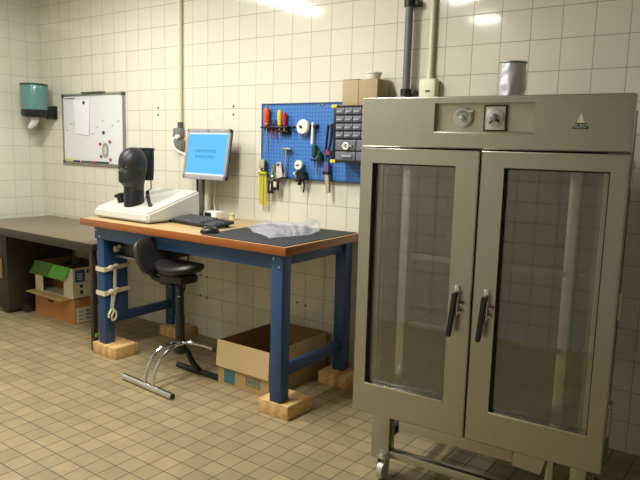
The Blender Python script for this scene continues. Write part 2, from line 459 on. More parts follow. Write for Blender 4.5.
ov = tag(obj('oval_plaque', o, 'grey_green'), 'grey green oval plaque between four pink magnets', 'plaque')
o = MB(); o.lathe([(.026, 0), (.026, .0015), (0, .002)], (0, 0, 0), (0, -1, 0), 24)
for v in o.bm.verts: v.co = Vector((v.co.x*.85+.982, v.co.y-.0196, v.co.z*1.25+1.335))
obj('oval_centre', o, 'oval_grey', ov)
for x0, x1, mat, nm in ((.405, .535, 'lime', 'pale lime magnetic strip at lower left of the whiteboard'), (.555, .63, 'navy', 'short dark blue marker lying beside the lime strip on the board edge'),
                        (.665, .79, 'grey_dark', 'dark grey marker at the middle of the whiteboard lower edge'), (.815, 1.03, 'tool_green', 'long red ended green marker at lower right of the whiteboard')):
    mk = MB()
    if mat == 'lime': mk.box(x0, x1, -.022, -.0165, 1.232, 1.258, .002)
    else: mk.cyl((x0, -.028, 1.236), (x1, -.028, 1.236), .0075, seg=12)
    mo = tag(obj('magnetic_strip' if mat == 'lime' else 'marker_pen', mk, mat), nm, 'strip' if mat == 'lime' else 'marker', None if mat == 'lime' else 'markers on the whiteboard edge')
    if mat == 'tool_green': obj('cap', MB().cyl((x0-.002, -.028, 1.236), (x0+.06, -.028, 1.236), .0085, seg=12), 'magenta', mo)

# ------------------------------------------------------------------ paper towel dispenser
t = thing('paper_towel_dispenser', 'teal round paper towel dispenser on a black wall bracket', 'dispenser', (.2, -.17, 1.57))
cx, cy = .205, -.165
obj('cover', MB().lathe([(.098, 1.655), (.108, 1.66), (.112, 1.70), (.112, 1.855), (.108, 1.872), (.098, 1.877), (0, 1.879)], (cx, cy, 0), seg=36), 'teal', t)
obj('cover_rim', MB().lathe([(.1125, 1.862), (.1145, 1.868), (.1145, 1.874), (.1, 1.8785)], (cx, cy, 0), seg=36), 'tool_green', t)
b = MB(); b.lathe([(.075, 1.596), (.10, 1.60), (.11, 1.62), (.111, 1.656), (0, 1.657)], (cx, cy, 0), seg=36)
obj('base', b, 'black', t)
b = MB(); b.box(.13, .285, -.02, 0, 1.585, 1.70, .006)
b.hexa([(.16, -.15, 1.60), (.26, -.15, 1.60), (.28, -.015, 1.59), (.15, -.015, 1.59)], [(.16, -.15, 1.65), (.26, -.15, 1.65), (.28, -.015, 1.69), (.15, -.015, 1.69)])
obj('wall_bracket', b, 'black', t)
tw = MB()
tw.tube([(cx, cy, 1.60), (cx+.002, cy-.005, 1.575), (cx-.004, cy-.01, 1.55), (cx-.03, cy-.02, 1.525), (cx-.045, cy-.03, 1.505)], [.038, .036, .03, .024, .014], 9, smooth=0)
obj('paper_towel', tw, 'paper', t)

# ------------------------------------------------------------------ brown table on the left and the cartons beneath
t = thing('side_table', 'long brown table in the corner left of the workbench', 'table', (1.0, -.38, 0))
obj('tabletop', MB().box(.14, 1.850, -.742, -.012, .708, .735, .003), 'brown_top', t)
a = MB(); a.box(.135, 1.853, -.748, -.740, .692, .736, .002); a.box(1.846, 1.853, -.742, -.012, .692, .736, .002)
obj('edge_band', a, 'brown', t)
for x, y in ((1.797, -.738), (1.775, -.06), (.16, -.738), (.16, -.06)):
    obj('leg', MB().box(x, x+.035, y, y+.035, 0, .708, .003), 'brown', t)
obj('apron', MB().box(.19, 1.80, -.725, -.712, .67, .708), 'brown', t)
obj('support_panel', MB().box(.36, .50, -.62, -.04, .03, .707, .004), 'brown', t)
obj('floor_shadow_bar', MB().box(.12, .56, -.5, -.44, 0, .06, .004), 'brown', t)  # dark bar added where only shadow lies under the table
obj('cable_clip', MB().box(1.831, 1.838, -.73, -.71, .10, .125, .002), 'green', t, True)
tag(obj('cardboard_piece', MB().box(.345, .43, -.66, -.622, .29, .455, .003), 'card'), 'tan cardboard piece under the far left of the brown table', 'cardboard')

def carton(root, x0, x1, y0, y1, z0, z1, out, inn, th=.005):
    obj('front_panel', MB().box(x0, x1, y0, y0+th, z0, z1), out, root)
    obj('back_panel', MB().box(x0, x1, y1-th, y1, z0, z1), inn, root)
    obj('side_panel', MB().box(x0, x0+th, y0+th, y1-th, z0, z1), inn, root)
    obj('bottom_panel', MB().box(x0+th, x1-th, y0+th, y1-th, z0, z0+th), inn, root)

t = thing('lower_carton', 'low orange brown carton on the floor under the brown table', 'box', (.89, -.28, 0))
carton(t, .61, 1.165, -.452, -.10, 0, .195, 'card_orange', 'card_in')
obj('side_panel', MB().box(1.160, 1.165, -.447, -.105, 0, .195), 'card_orange', t)
lb = obj('printed_label', MB().box(1.165, 1.167, -.440, -.11, .008, .128), 'card_white', t)
for i in range(5):
    for j in range(3): obj('print_line', MB().box(1.1665, 1.1685, -.42+i*.062, -.385+i*.062, .03+j*.03, .038+j*.03+.006*(i % 2)), 'ink_grey', lb)
obj('flap', MB().slab([(.575, -.515, .186), (1.09, -.53, .186), (1.13, -.447, .196), (.612, -.447, .196)], .005), 'card', t)
obj('hand_hole', MB().box(.80, .87, -.4545, -.450, .125, .142, .001), 'ink', t)

t = thing('upper_carton', 'off white carton with green lid on top of the lower carton', 'box', (.89, -.28, .197))
x0, x1, y0, y1, z0, z1 = .62, 1.15, -.452, -.12, .199, .437
obj('bottom_panel', MB().box(x0, x1, y0, y1, z0, z0+.005), 'card_white', t)
f = MB(); f.box(x0, x0+.11, y0, y0+.005, z0+.005, z1); f.box(x1-.125, x1, y0, y0+.005, z0+.005, z1); f.box(x0+.11, x1-.125, y0, y0+.005, z0+.17, z1)
obj('front_panel', f, 'card_white', t)
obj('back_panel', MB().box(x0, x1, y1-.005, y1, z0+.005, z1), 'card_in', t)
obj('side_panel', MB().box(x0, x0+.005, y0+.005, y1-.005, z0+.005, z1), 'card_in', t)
sp = obj('side_panel', MB().box(x1-.005, x1, y0+.005, y1-.005, z0+.005, z1), 'card_white', t)
obj('blue_label', MB().box(x1, x1+.002, y0+.02, y0+.105, .325, .42), 'label_blue', sp)
for z in (.345, .365, .385): obj('label_print', MB().box(x1+.0015, x1+.003, y0+.04, y0+.08, z, z+.009), 'card_white', sp)
for za, zb_ in ((.23, .26), (.28, .305)): obj('carton_print', MB().box(x1, x1+.002, y0+.06, y0+.085, za, zb_), 'ink', sp)
obj('green_patch', MB().box(x1, x1+.002, y0+.12, y1-.01, .39, .42), 'green_dark', sp)
obj('divider', MB().box(x0+.01, x1-.01, -.30, -.29, z0+.005, z1-.05), 'card_orange', t)
obj('green_lid', MB().slab([(.585, -.478, .336), (1.07, -.478, .336), (1.125, -.453, .441), (.64, -.453, .443)], .004), 'green', t)
obj('crumpled_film', MB().slab([(.59, -.486, .338), (.83, -.486, .338), (.89, -.461, .438), (.645, -.461, .440)], .002), 'green_dark', t)
lt = MB()
for i in range(9):
    a = random.random()*6.3; x = .72+.04*i; y = -.33+.1*math.sin(i*2.1)
    lt.slab([(x, y, .40), (x+.09, y+.02, .415), (x+.07, y+.10, .43+.03*math.sin(a)), (x-.02, y+.08, .41)], .002)
obj('packing_paper', lt, 'grey_dark', t)

# ------------------------------------------------------------------ workbench
K = .055
SH = Matrix(((1, -K, 0, -K*.76), (0, 1, 0, 0), (0, 0, 1, 0), (0, 0, 0, 1)))     # the bench stands very slightly askew
t = thing('workbench', 'blue steel workbench with wooden top and orange wood edge', 'workbench', (2.65, -.4, .075))
obj('tabletop', MB(SH).box(1.79, 3.52, -.785, -.03, .868, .91, .002), 'desk_top', t)
e = MB(SH); e.box(1.785, 3.525, -.79, -.782, .866, .9095, .002); e.box(1.785, 1.793, -.782, -.03, .866, .9095, .002); e.box(3.517, 3.525, -.782, -.03, .866, .9095, .002)
obj('edge_band', e, 'desk_edge', t)
BZ = .077
for (x, y, nm) in ((1.885, -.735, 'FL'), (3.41, -.76, 'FR'), (1.885, -.14, 'BL'), (3.41, -.14, 'BR')):
    l = MB(SH); l.box(x, x+.075, y, y+.075, BZ, .868, .004)
    L = obj('leg', l, 'blue', t)
    if y < -.5:
        for dx, dz in ((.018, .84), (.055, .80)): obj('bolt', MB(SH).cyl((x+dx, -.765 if y < -.75 else -.752, dz), (x+dx, -.74, dz), .006, seg=10), 'steel_bright', L)
obj('front_beam', MB(SH).box(1.88, 3.47, -.748, -.72, .782, .866, .003), 'blue', t)
obj('rear_beam', MB(SH).box(1.96, 3.41, -.12, -.09, .782, .866, .003), 'blue', t)
for x in (1.90, 3.425): obj('side_beam', MB(SH).box(x, x+.04, -.69, -.135, .80, .866, .003), 'blue', t)
obj('side_stretcher', MB(SH).box(3.425, 3.47, -.69, -.135, .205, .262, .004), 'blue', t)
obj('side_stretcher', MB(SH).box(1.90, 1.945, -.69, -.135, .205, .262, .004), 'blue', t)
obj('leg_panel', MB(SH).box(1.90, 1.962, -.66, -.545, .215, .80, .004), 'blue', t)

def block(x0, x1, y0, y1, label):
    return tag(obj('wooden_block', MB().box(x0, x1, y0, y1, 0, .077, .003), 'wood_block'), label, 'wooden block', 'blocks under the workbench legs')
block(1.84, 2.085, -.755, -.575, 'pale wooden block under the front left leg of the workbench')
block(3.335, 3.54, -.765, -.56, 'pale wooden block under the front right leg of the workbench')
block(1.845, 2.06, -.195, -.03, 'wooden block under the rear left leg of the workbench, behind the stool')
block(3.325, 3.53, -.215, -.02, 'wooden block under the rear right leg of the workbench, beside the steel cabinet')

# cotton straps round the front left leg
def strap_loop(z, label):
    m = MB(SH); th = .004
    x0, x1, y0, y1 = 1.881, 1.966, -.739, -.541
    m.box(x0, x1, y0-th, y0, z, z+.03); m.box(x0, x1, y1, y1+th, z, z+.03)
    m.hexa([(x1, y0-th, z), (x1+th, y0-th, z), (x1+th, y1+th, z+.012), (x1, y1+th, z+.012)], [(x1, y0-th, z+.03), (x1+th, y0-th, z+.03), (x1+th, y1+th, z+.04), (x1, y1+th, z+.04)])
    m.box(x0-th, x0, y0-th, y1+th, z, z+.03)
    o = tag(obj('cotton_strap', m, 'strap'), label, 'strap', 'cream straps on the workbench leg')
    kn = MB(SH); kn.ball((1.972, -.69, z+.022), (.014, .026, .02), 12, 8); kn.ball((1.974, -.65, z+.034), (.012, .028, .012), 12, 8)
    obj('knot', kn, 'strap', o)
    return o
strap_loop(.565, 'upper cream strap tied round the workbench front left leg')
strap_loop(.405, 'lower cream strap tied round the workbench front left leg')
m = MB(SH)
m.slab([(1.978, -0.682, .405), (1.978, -0.658, .405), (1.974, -0.650, .575), (1.974, -0.672, .575)], .004)
m.slab([(1.977, -0.690, .415), (1.977, -0.658, .415), (1.978, -0.682, .305), (1.978, -0.705, .305)], .005)
m.tube([(1.98, -0.700, .31), (1.985, -0.722, .285), (1.985, -0.725, .262)], .008, 8, smooth=4)
m.tube([(1.98, -0.685, .31), (1.985, -0.665, .285), (1.985, -0.670, .245), (1.985, -0.695, .238), (1.985, -0.700, .268), (1.985, -0.680, .30)], .007, 8, smooth=4)
tag(obj('strap_end', m, 'strap'), 'cream strap end hanging in a knot from the two leg straps', 'strap')

# black apparatus hung below the bench top
t = thing('equipment_rack', 'black equipment box hung under the left end of the workbench', 'equipment', (2.0, -.5, .61))
obj('case', MB().box(1.972, 2.36, -.655, -.13, .675, .765, .006), 'black', t)
obj('front_lip', MB().box(1.99, 2.37, -.668, -.645, .662, .6745, .002), 'alu', t)
obj('label', MB().box(2.165, 2.20, -.658, -.654, .70, .722), 'white_plastic', t)
obj('connector', MB().cyl((2.00, -.656, .715), (2.00, -.68, .715), .02, seg=14), 'bristle', t)
obj('connector', MB().cyl((2.03, -.656, .735), (2.03, -.67, .735), .012, seg=12), 'bristle', t)
obj('hanger_strip', MB().box(2.0, 2.34, -.60, -.15, .765, .8678), 'black', t)
tag(obj('cable', MB().tube([(2.16, -.35, .674), (2.165, -.36, .52), (2.20, -.36, .43), (2.245, -.36, .40), (2.29, -.36, .41), (2.32, -.36, .50), (2.335, -.35, .674)], .005, 8, smooth=8), 'black'), 'black cable hanging in a long loop left of the stool', 'cable', 'cables under the bench')
tag(obj('cable', MB().tube([(2.40, -.06, .78), (2.45, -.04, .72), (2.47, -.04, .66), (2.53, -.04, .62), (2.60, -.04, .63), (2.64, -.04, .70), (2.62, -.06, .783)], .004, 8, smooth=8), 'black'), 'thin dark cable drooping against the tiles right of the stool', 'cable', 'cables under the bench')

# ------------------------------------------------------------------ stool chair
HX, HY = 2.672, -.722
t = thing('stool', 'black work stool with backrest and chrome foot pulled up to the bench', 'stool', (HX, HY, 0))
obj('column', MB().lathe([(.028, .19), (.028, .40), (.024, .41), (.024, .645)], (HX, HY, 0)), 'black_metal', t)
obj('hub', MB().lathe([(.03, .17), (.038, .18), (.038, .24), (.03, .25)], (HX, HY, 0)), 'black_metal', t)
seat = MB(); prof = [(0, .655), (.10, .654), (.14, .658), (.163, .672), (.167, .688), (.155, .704), (.11, .710), (.06, .706), (0, .704)]
seat.lathe(prof, (0, 0, 0), seg=36)
for v in seat.bm.verts: v.co = Vector((v.co.x*.95, v.co.y*.78, v.co.z+.9*v.co.x*v.co.x))+Vector((HX+.0, HY+.0, 0))
obj('seat', seat, 'rubber', t)
pl = MB(); pl.box(HX-.10, HX+.09, HY-.07, HY+.07, .60, .656, .02); pl.box(HX-.13, HX-.02, HY-.06, HY+.06, .575, .645, .02)
obj('seat_mechanism', pl, 'black', t)
lv = MB(); lv.tube([(HX+.03, HY-.03, .615), (HX+.06, HY-.06, .58), (HX+.07, HY-.065, .54)], .009, smooth=4); lv.ball((HX+.073, HY-.067, .53), .016)
obj('lever', lv, 'black', t)
# backrest: padded oval plate left of the seat, facing the seat
nx = Vector((.90, .06, .40)).normalized(); wx = Vector((-.06, .90, 0)).normalized(); ux = nx.cross(wx)
if ux.z < 0: ux = -ux
bc = Vector((2.505, -.79, .745))
R = Matrix((wx, ux, nx)).transposed()
b = MB(); rings = []
for s_, k_ in ((-.028, .55), (-.026, .8), (-.016, .96), (0, 1), (.012, .96), (.02, .8), (.022, .5)):
    ring = []
    for i in range(32):
        a = i*2*PI/32; ca, sa = math.cos(a), math.sin(a)
        px = .128*k_*math.copysign(abs(ca)**.75, ca); py = .115*k_*math.copysign(abs(sa)**.75, sa)
        curve = .9*px*px
        ring.append(bc+R @ Vector((px, py, s_+curve)))
    rings.append(ring)
b.loft(rings)
obj('backrest', b, 'rubber', t)
obj('back_bar', MB().tube([(HX-.08, HY-.03, .61), (HX-.14, HY-.05, .61), (HX-.175, HY-.065, .64), (HX-.20, HY-.072, .72)], .018, smooth=6), 'black', t)
obj('foot_bar', MB().cyl((2.404, -.926, .019), (2.870, -.952, .019), .0185), 'chrome', t)
for xe in (2.405, 2.869):
    yy = -.926 if xe < 2.6 else -.952
    dx = -.003 if xe < 2.6 else .003
    obj('end_cap', MB().cyl((xe, yy, .019), (xe+dx, yy, .019), .0165), 'ink', t)
for dx in (-.035, .035):
    obj('foot_arc', MB().tube([(HX-.02+dx, -.938, .03), (HX-.02+dx, -.93, .08), (HX-.015+dx, -.90, .15), (HX-.008+dx, -.85, .205), (HX+dx*.9, -.78, .232), (HX+dx*.8, HY, .228)], .0105, 12, smooth=8), 'chrome', t)
obj('foot_ring', MB().tube([(HX, HY-.02, .232), (HX+.06, HY+.015, .242), (HX+.12, HY+.07, .226), (HX+.155, HY+.115, .20)], .011, 12, smooth=8), 'chrome', t)
obj('end_cap', MB().cyl((HX+.155, HY+.115, .20), (HX+.17, HY+.13, .188), .013), 'ink', t)
obj('rear_foot_bar', MB().cyl((2.486, -.577, .018), (2.855, -.578, .018), .0175), 'black_metal', t)
obj('rear_arc', MB().tube([(HX, HY, .21), (HX+.005, HY+.05, .17), (HX+.008, HY+.085, .10), (HX+.01, HY+.13, .04), (HX+.01, HY+.145, .022)], .018, 12, smooth=6), 'black_metal', t)

# ------------------------------------------------------------------ open carton under the bench
t = thing('open_carton', 'open brown cardboard carton on the floor under the workbench', 'box', (3.06, -.32, 0))
x0, x1, y0, y1, h = 2.862, 3.262, -.592, -.04, .262
th = .006
front = MB(); front.box(x0, x1, y0, y0+th, 0, h)
fp = obj('front_panel', front, 'card', t)
obj('folded_flap', MB().slab([(x0-.008, y0-.012, .105), (x1+.004, y0-.012, .105), (x1+.002, y0-.003, h+.003), (x0-.004, y0-.003, h+.003)], -.005), 'card_tan', t)
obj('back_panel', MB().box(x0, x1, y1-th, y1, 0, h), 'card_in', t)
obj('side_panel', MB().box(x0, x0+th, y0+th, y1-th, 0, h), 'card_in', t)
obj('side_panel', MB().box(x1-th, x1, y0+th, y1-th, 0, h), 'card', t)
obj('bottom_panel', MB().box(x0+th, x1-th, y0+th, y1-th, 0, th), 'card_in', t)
obj('folded_flap', MB().slab([(x1+.001, y0+.02, h), (x1+.001, y1-.02, h), (x1+.012, y1-.02, .10), (x1+.012, y0+.02, .10)], -.004), 'card_tan', t)
obj('teal_label', MB().box(x0+.05, x0+.135, y0-.002, y0, .012, .095), 'label_teal', fp)
fr = MB()
X0, X1, Z0, Z1 = x0+.225, x0+.335, .035, .085
for q in ((X0, X1, Z1-.006, Z1), (X0, X1, Z0, Z0+.006), (X0, X0+.006, Z0, Z1), (X1-.006, X1, Z0, Z1)): fr.box(q[0], q[1], y0-.002, y0, q[2], q[3])
for i in range(5): fr.box(X0+.013+i*.018, X0+.026+i*.018, y0-.002, y0, Z0+.013, Z1-.013)
obj('printed_stamp', fr, 'ink_grey', fp)

# ------------------------------------------------------------------ things on the bench: measuring console and dummy head
def wedge(x0, x1, y0, y1, zb, zf, zr, bev):
    m = MB(); m.hexa([(x0, y0, zb), (x1, y0, zb), (x1, y1, zb), (x0, y1, zb)], [(x0+.006, y0+.008, zf), (x1-.006, y0+.008, zf), (x1-.006, y1, zr), (x0+.006, y1, zr)])
    bmesh.ops.bevel(m.bm, geom=list(m.bm.edges), offset=bev, segments=3, affect='EDGES')
    return m
t = thing('test_console', 'large white sloping test console on the left of the workbench', 'console', (2.08, -.45, .912))
obj('casing', wedge(1.80, 2.36, -.70, -.265, .918, .975, 1.102, .012), 'enamel', t)
for x in (1.86, 2.30):
    for y in (-.64, -.32): obj('foot', MB().cyl((x, y, .9105), (x, y, .92), .015), 'ink', t)
def ztop(y): return .975+(y+.69)*.2923
kb = MB(); kb.cyl((1.925, -.56, ztop(-.56)-.004), (1.925, -.567, ztop(-.56)+.03), .03, seg=8)
kb.cyl((1.925, -.565, ztop(-.56)+.015), (1.925, -.572, ztop(-.56)+.058), .022, seg=8)
kb.cyl((1.88, -.58, ztop(-.56)+.035), (1.925, -.57, ztop(-.56)+.04), .012)
obj('clamp_knob', kb, 'black', t)
sl = MB(); sl.cyl((2.238, -.582, ztop(-.582)-.002), (2.215, -.58, ztop(-.58)+.055), .011); sl.ball((2.24, -.583, ztop(-.58)+.006), (.018, .014, .012)); sl.ball((2.212, -.58, ztop(-.58)+.06), .014)
obj('toggle_lever', sl, 'black', t)
obj('badge', MB().slab([(2.20, -.31, ztop(-.31)+.003), (2.28, -.31, ztop(-.31)+.003), (2.28, -.285, ztop(-.285)+.003), (2.20, -.285, ztop(-.285)+.003)], .001), 'ivory', t)

HCX, HCY = 2.068, -.575
zb0 = ztop(HCY)
t = thing('dummy_head', 'black rubber dummy head on a thick neck on the white console', 'dummy head', (HCX, HCY, zb0))
FD = Vector((.02, -1, 0)).normalized(); SD = Vector((0, 0, 1)).cross(FD)
secs = [ # z, front reach, back reach, half width
 (-.018, .060, .060, .060), (.0, .060, .060, .060), (.07, .060, .061, .060), (.115, .063, .063, .061), (.130, .078, .065, .063), (.142, .098, .067, .065),
 (.155, .105, .069, .067), (.170, .105, .072, .069), (.182, .103, .075, .070), (.195, .102, .078, .071), (.212, .100, .082, .0725), (.230, .097, .086, .074),
 (.245, .098, .088, .075), (.262, .101, .089, .0755), (.285, .100, .087, .074), (.310, .092, .081, .069), (.335, .075, .067, .058), (.355, .049, .046, .041), (.366, .02, .02, .017)]
h = MB(); rings = []
def gauss(a, c, w): return math.exp(-((a-c)/w)**2)
for z, fr_, bk, hw in secs:
    ring = []
    for i in range(40):
        a = i*2*PI/40; ca, sa = math.cos(a), math.sin(a)
        L = (fr_ if ca > 0 else bk)*math.copysign(abs(ca)**.9, ca); W = hw*math.copysign(abs(sa)**.9, sa)
        if ca > 0 and z > .13:
            aa = a if a < PI else a-2*PI
            L += .018*gauss(z, .208, .016)*gauss(aa, 0, .17)+.009*gauss(z, .225, .02)*gauss(aa, 0, .15)        # nose
            L -= .012*gauss(z, .236, .011)*(gauss(aa, .38, .2)+gauss(aa, -.38, .2))                              # eye hollows
            L += .007*gauss(z, .178, .007)*gauss(aa, 0, .3)+.006*gauss(z, .166, .006)*gauss(aa, 0, .28)          # lips
            L -= .006*gauss(z, .1715, .003)*gauss(aa, 0, .3)
        p = Vector((HCX, HCY, zb0+z))+FD*L+SD*W
        ring.append(p)
    rings.append(ring)
h.loft(rings)
hd = obj('head_form', h, 'skin_black', t)
ey = MB()
for s_ in (-1, 1): ey.ball(Vector((HCX, HCY, zb0+.236))+FD*.079+SD*s_*.031, .0135, 14, 10)
obj('eye', ey, 'skin_black', hd)
er = MB()
for s_ in (-1, 1):
    rt = Matrix((FD, SD, Vector((0, 0, 1)))).transposed()
    er.ball(Vector((HCX, HCY, zb0+.215))-FD*.008+SD*s_*.0725, (.017, .008, .03), 14, 10, rot=rt)
obj('ear', er, 'skin_black', hd)
obj('neck_collar', MB().lathe([(.0645, -.016), (.0645, .092), (.063, .096), (.058, .097)], (HCX, HCY, zb0), seg=40), 'black', t)

t = thing('head_clamp', 'black curved plate on thin rods behind the dummy head', 'clamp', (2.0, -.42, ztop(-.42)))
m = MB(); pc = Vector((2.0, -.412, 0)); rings = []
for z, r_ in ((1.157, .045), (1.22, .05), (1.30, .052), (1.345, .052), (1.358, .05)):
    rg = []
    for i in range(13): a = math.radians(-150+i*15); rg.append(pc+Vector((r_*math.cos(a)*1.05, r_*math.sin(a)*.8, z)))
    for i in range(12, -1, -1): a = math.radians(-150+i*15); rg.append(pc+Vector(((r_-.012)*math.cos(a)*1.05, (r_-.012)*math.sin(a)*.8, z)))
    rings.append(rg)
m.loft(rings)
obj('plate', m, 'black', t)
m = MB(); m.lathe([(.056, 1.355), (.058, 1.365), (.05, 1.372), (0, 1.374)], (1.985, -.407, 0), seg=24)
obj('plate_top', m, 'black', t)
obj('rod', MB().tube([(2.048, -.42, 1.175), (2.048, -.42, 1.10), (2.01, -.42, 1.085), (2.01, -.42, ztop(-.42)-.002)], .004), 'black', t)
obj('rod', MB().tube([(1.965, -.42, 1.175), (1.965, -.42, ztop(-.42)-.002)], .004), 'black', t)
obj('clamp_stem', MB().cyl((2.01, -.42, ztop(-.42)-.002), (2.01, -.42, 1.085), .012), 'black', t)

# ------------------------------------------------------------------ monitor on its arm, gadget, keyboard, mouse, mat, bag
t = thing('monitor_stand', 'silver upright post holding the monitor at the bench back edge', 'stand', (2.17, -.07, .911))
obj('base_plate', MB().box(2.09, 2.27, -.12, -.045, .911, .922, .003), 'black', t)
obj('post', MB().box(2.155, 2.195, -.095, -.055, .922, 1.34, .004), 'alu', t)
obj('post', MB().box(2.212, 2.24, -.09, -.055, .922, 1.34, .004), 'ivory', t)
obj('dark_rail', MB().box(2.135, 2.150, -.095, -.06, .922, 1.30, .002), 'ink', t)
obj('bracket', MB().box(2.12, 2.36, -.125, -.05, 1.23, 1.30, .006), 'black', t)
obj('cable', MB().tube([(2.28, -.09, 1.24), (2.285, -.06, 1.12), (2.275, -.06, 1.0), (2.31, -.07, .92)], .004, smooth=6), 'ivory', t)

tilt = Matrix.Rotation(math.radians(-9), 4, 'X'); yaw = Matrix.Rotation(math.radians(0), 4, 'Z')
MX = Matrix.Translation((2.31, -.165, 1.34)) @ yaw @ tilt
t = thing('monitor', 'silver framed monitor showing a bright blue picture', 'monitor', (2.31, -.165, 1.17))
W2, H2 = .205, .171
obj('back_shell', MB(MX).box(-W2+.002, W2-.002, .008, .028, -H2+.003, H2-.003, .006), 'black', t)
b = MB(MX)
b.box(-W2, W2, -.006, .012, H2-.026, H2, .003); b.box(-W2, W2, -.006, .012, -H2, -H2+.030, .003)
b.box(-W2, -W2+.02, -.006, .012, -H2, H2, .003); b.box(W2-.02, W2, -.006, .012, -H2, H2, .003)
obj('bezel', b, 'grey_plastic', t)
scn = obj('screen', MB(MX).box(-W2+.018, W2-.018, -.001, .008, -H2+.028, H2-.024), 'screen', t)
obj('screen_bar', MB(MX).box(-W2+.02, W2-.02, -.003, -.0005, H2-.037, H2-.026), 'screen_white', scn)
obj('screen_bar', MB(MX).box(-W2+.02, W2-.02, -.003, -.0005, -H2+.030, -H2+.041), 'screen_white', scn)
w = MB(MX)
for row, z in ((0, .012), (1, -.026)):
    x = -.105+.004*row
    for l in ((.012, .018, .01, .022, .016, .024, .02), (.02, .012, .016, .018, .014, .022, .012))[row]:
        l *= 1.65; w.box(x, x+l-.006, -.0022, -.0008, z+.012, z+.018); w.box(x, x+l*.35, -.0022, -.0008, z, z+.014); w.box(x+l*.55, x+l-.006, -.0022, -.0008, z-.003, z+.008); x += l
obj('screen_text', w, 'ink_blue', scn)
obj('logo', MB(MX).box(-.012, .012, -.008, -.005, H2-.018, H2-.008), 'ink_grey', t)
obj('power_button', MB(MX).cyl((W2-.04, -.008, H2-.013), (W2-.04, -.004, H2-.013), .004, seg=10), 'grey_dark', t)
obj('mount_arm', MB().box(2.26, 2.32, -.13, -.07, 1.27, 1.36, .005), 'black', t)

t = thing('desk_clock', 'small white box with a black display behind the keyboard', 'clock', (2.41, -.19, .911))
obj('case', MB().box(2.345, 2.46, -.225, -.14, .911, .965, .004), 'white_plastic', t)
obj('display', MB().box(2.358, 2.418, -.2275, -.2245, .921, .955), 'ink', t)
tag(obj('cable_reel', MB().lathe([(.022, 0), (.024, .004), (.018, .01), (.018, .03), (.024, .036), (.022, .04)], (2.50, -.11, .911)), 'lime'), 'small yellowish reel by the tiles behind the keyboard', 'reel')
tag(obj('paper_strip', MB().box(2.50, 2.67, -.33, -.24, .9105, .914), 'paper'), 'white paper strip lying behind the right end of keyboard', 'paper')
tag(obj('small_knob', MB().lathe([(.012, 0), (.014, .006), (.009, .014), (.012, .02), (0, .024)], (2.755, -.42, .911)), 'black'), 'tiny black knob on the bench right of the keyboard', 'knob')

t = thing('keyboard', 'black computer keyboard in front of the white console edge', 'keyboard', (2.58, -.47, .911))
ka = math.radians(7); KX = Matrix.Translation((2.575, -.462, .9215)) @ Matrix.Rotation(math.radians(-6), 4, 'Z') @ Matrix.Rotation(ka, 4, 'X')
bd = MB(KX); bd.box(-.225, .225, -.083, .083, 0, .018, .005)
case_o = obj('case', bd, 'black', t)
key = None
rows = [(-.06, [1.3, 1, 1.3, 5.6, 1.3, 1, 1.3]), (-.035, [2.1]+[1]*10+[2.2]), (-.0105, [1.7]+[1]*11+[1.4]), (.014, [1.4]+[1]*12+[1.6]), (.0385, [1]*13+[1.9]), (.065, [1]*14)]
for ry, ws in rows:
    x = -.208; tot = sum(ws); u = .285/tot
    for wd in ws:
        km = MB(KX); km.hexa([(x+.001, ry-.0105, .018), (x+wd*u-.001, ry-.0105, .018), (x+wd*u-.001, ry+.0105, .018), (x+.001, ry+.0105, .018)],
                             [(x+.0045, ry-.007, .027), (x+wd*u-.0045, ry-.007, .027), (x+wd*u-.0045, ry+.007, .027), (x+.0045, ry+.007, .027)])
        obj('key', km, 'key', t); x += wd*u
for ry in (-.06, -.035, -.0105, .014):
    for i in range(4):
        x = .13+i*.02
        km = MB(KX); km.hexa([(x, ry-.0105, .018), (x+.018, ry-.0105, .018), (x+.018, ry+.0105, .018), (x, ry+.0105, .018)],
                             [(x+.004, ry-.007, .027), (x+.014, ry-.007, .027), (x+.014, ry+.007, .027), (x+.004, ry+.007, .027)])
        obj('key', km, 'key', t)

tag(obj('desk_mat', MB(SH).hexa([(2.915, -.775, .9102), (3.505, -.775, .9102), (3.505, -.055, .9102), (2.86, -.12, .9102)], [(2.915, -.775, .914), (3.505, -.775, .914), (3.505, -.055, .914), (2.86, -.12, .914)]), 'mat'), 'large dark grey mat covering the right of the bench top', 'mat')
t = thing('computer_mouse', 'small black mouse in front of the keyboard', 'mouse', (2.905, -.715, .911))
m = MB()
g = bmesh.ops.create_uvsphere(m.bm, u_segments=24, v_segments=14, radius=1)
rz = Matrix.Rotation(math.radians(-35), 3, 'Z')
for v in g['verts']:
    z = max(v.co.z, -.15); p = Vector((v.co.x*.034, v.co.y*.055, z*.03))
    v.co = rz @ p+Vector((2.90, -.70, .9195))
obj('mouse_body', m, 'black', t)
obj('scroll_wheel', MB().cyl(Vector((2.90, -.70, .947))+rz @ Vector((-.004, -.024, -.004)), Vector((2.90, -.70, .947))+rz @ Vector((.004, -.024, -.004)), .008), 'grey_plastic', t)
obj('button_gloss', MB().ball(Vector((2.90, -.70, .943))+rz @ Vector((0, .022, -.004)), (.016, .02, .009)), 'grey_dark', t)

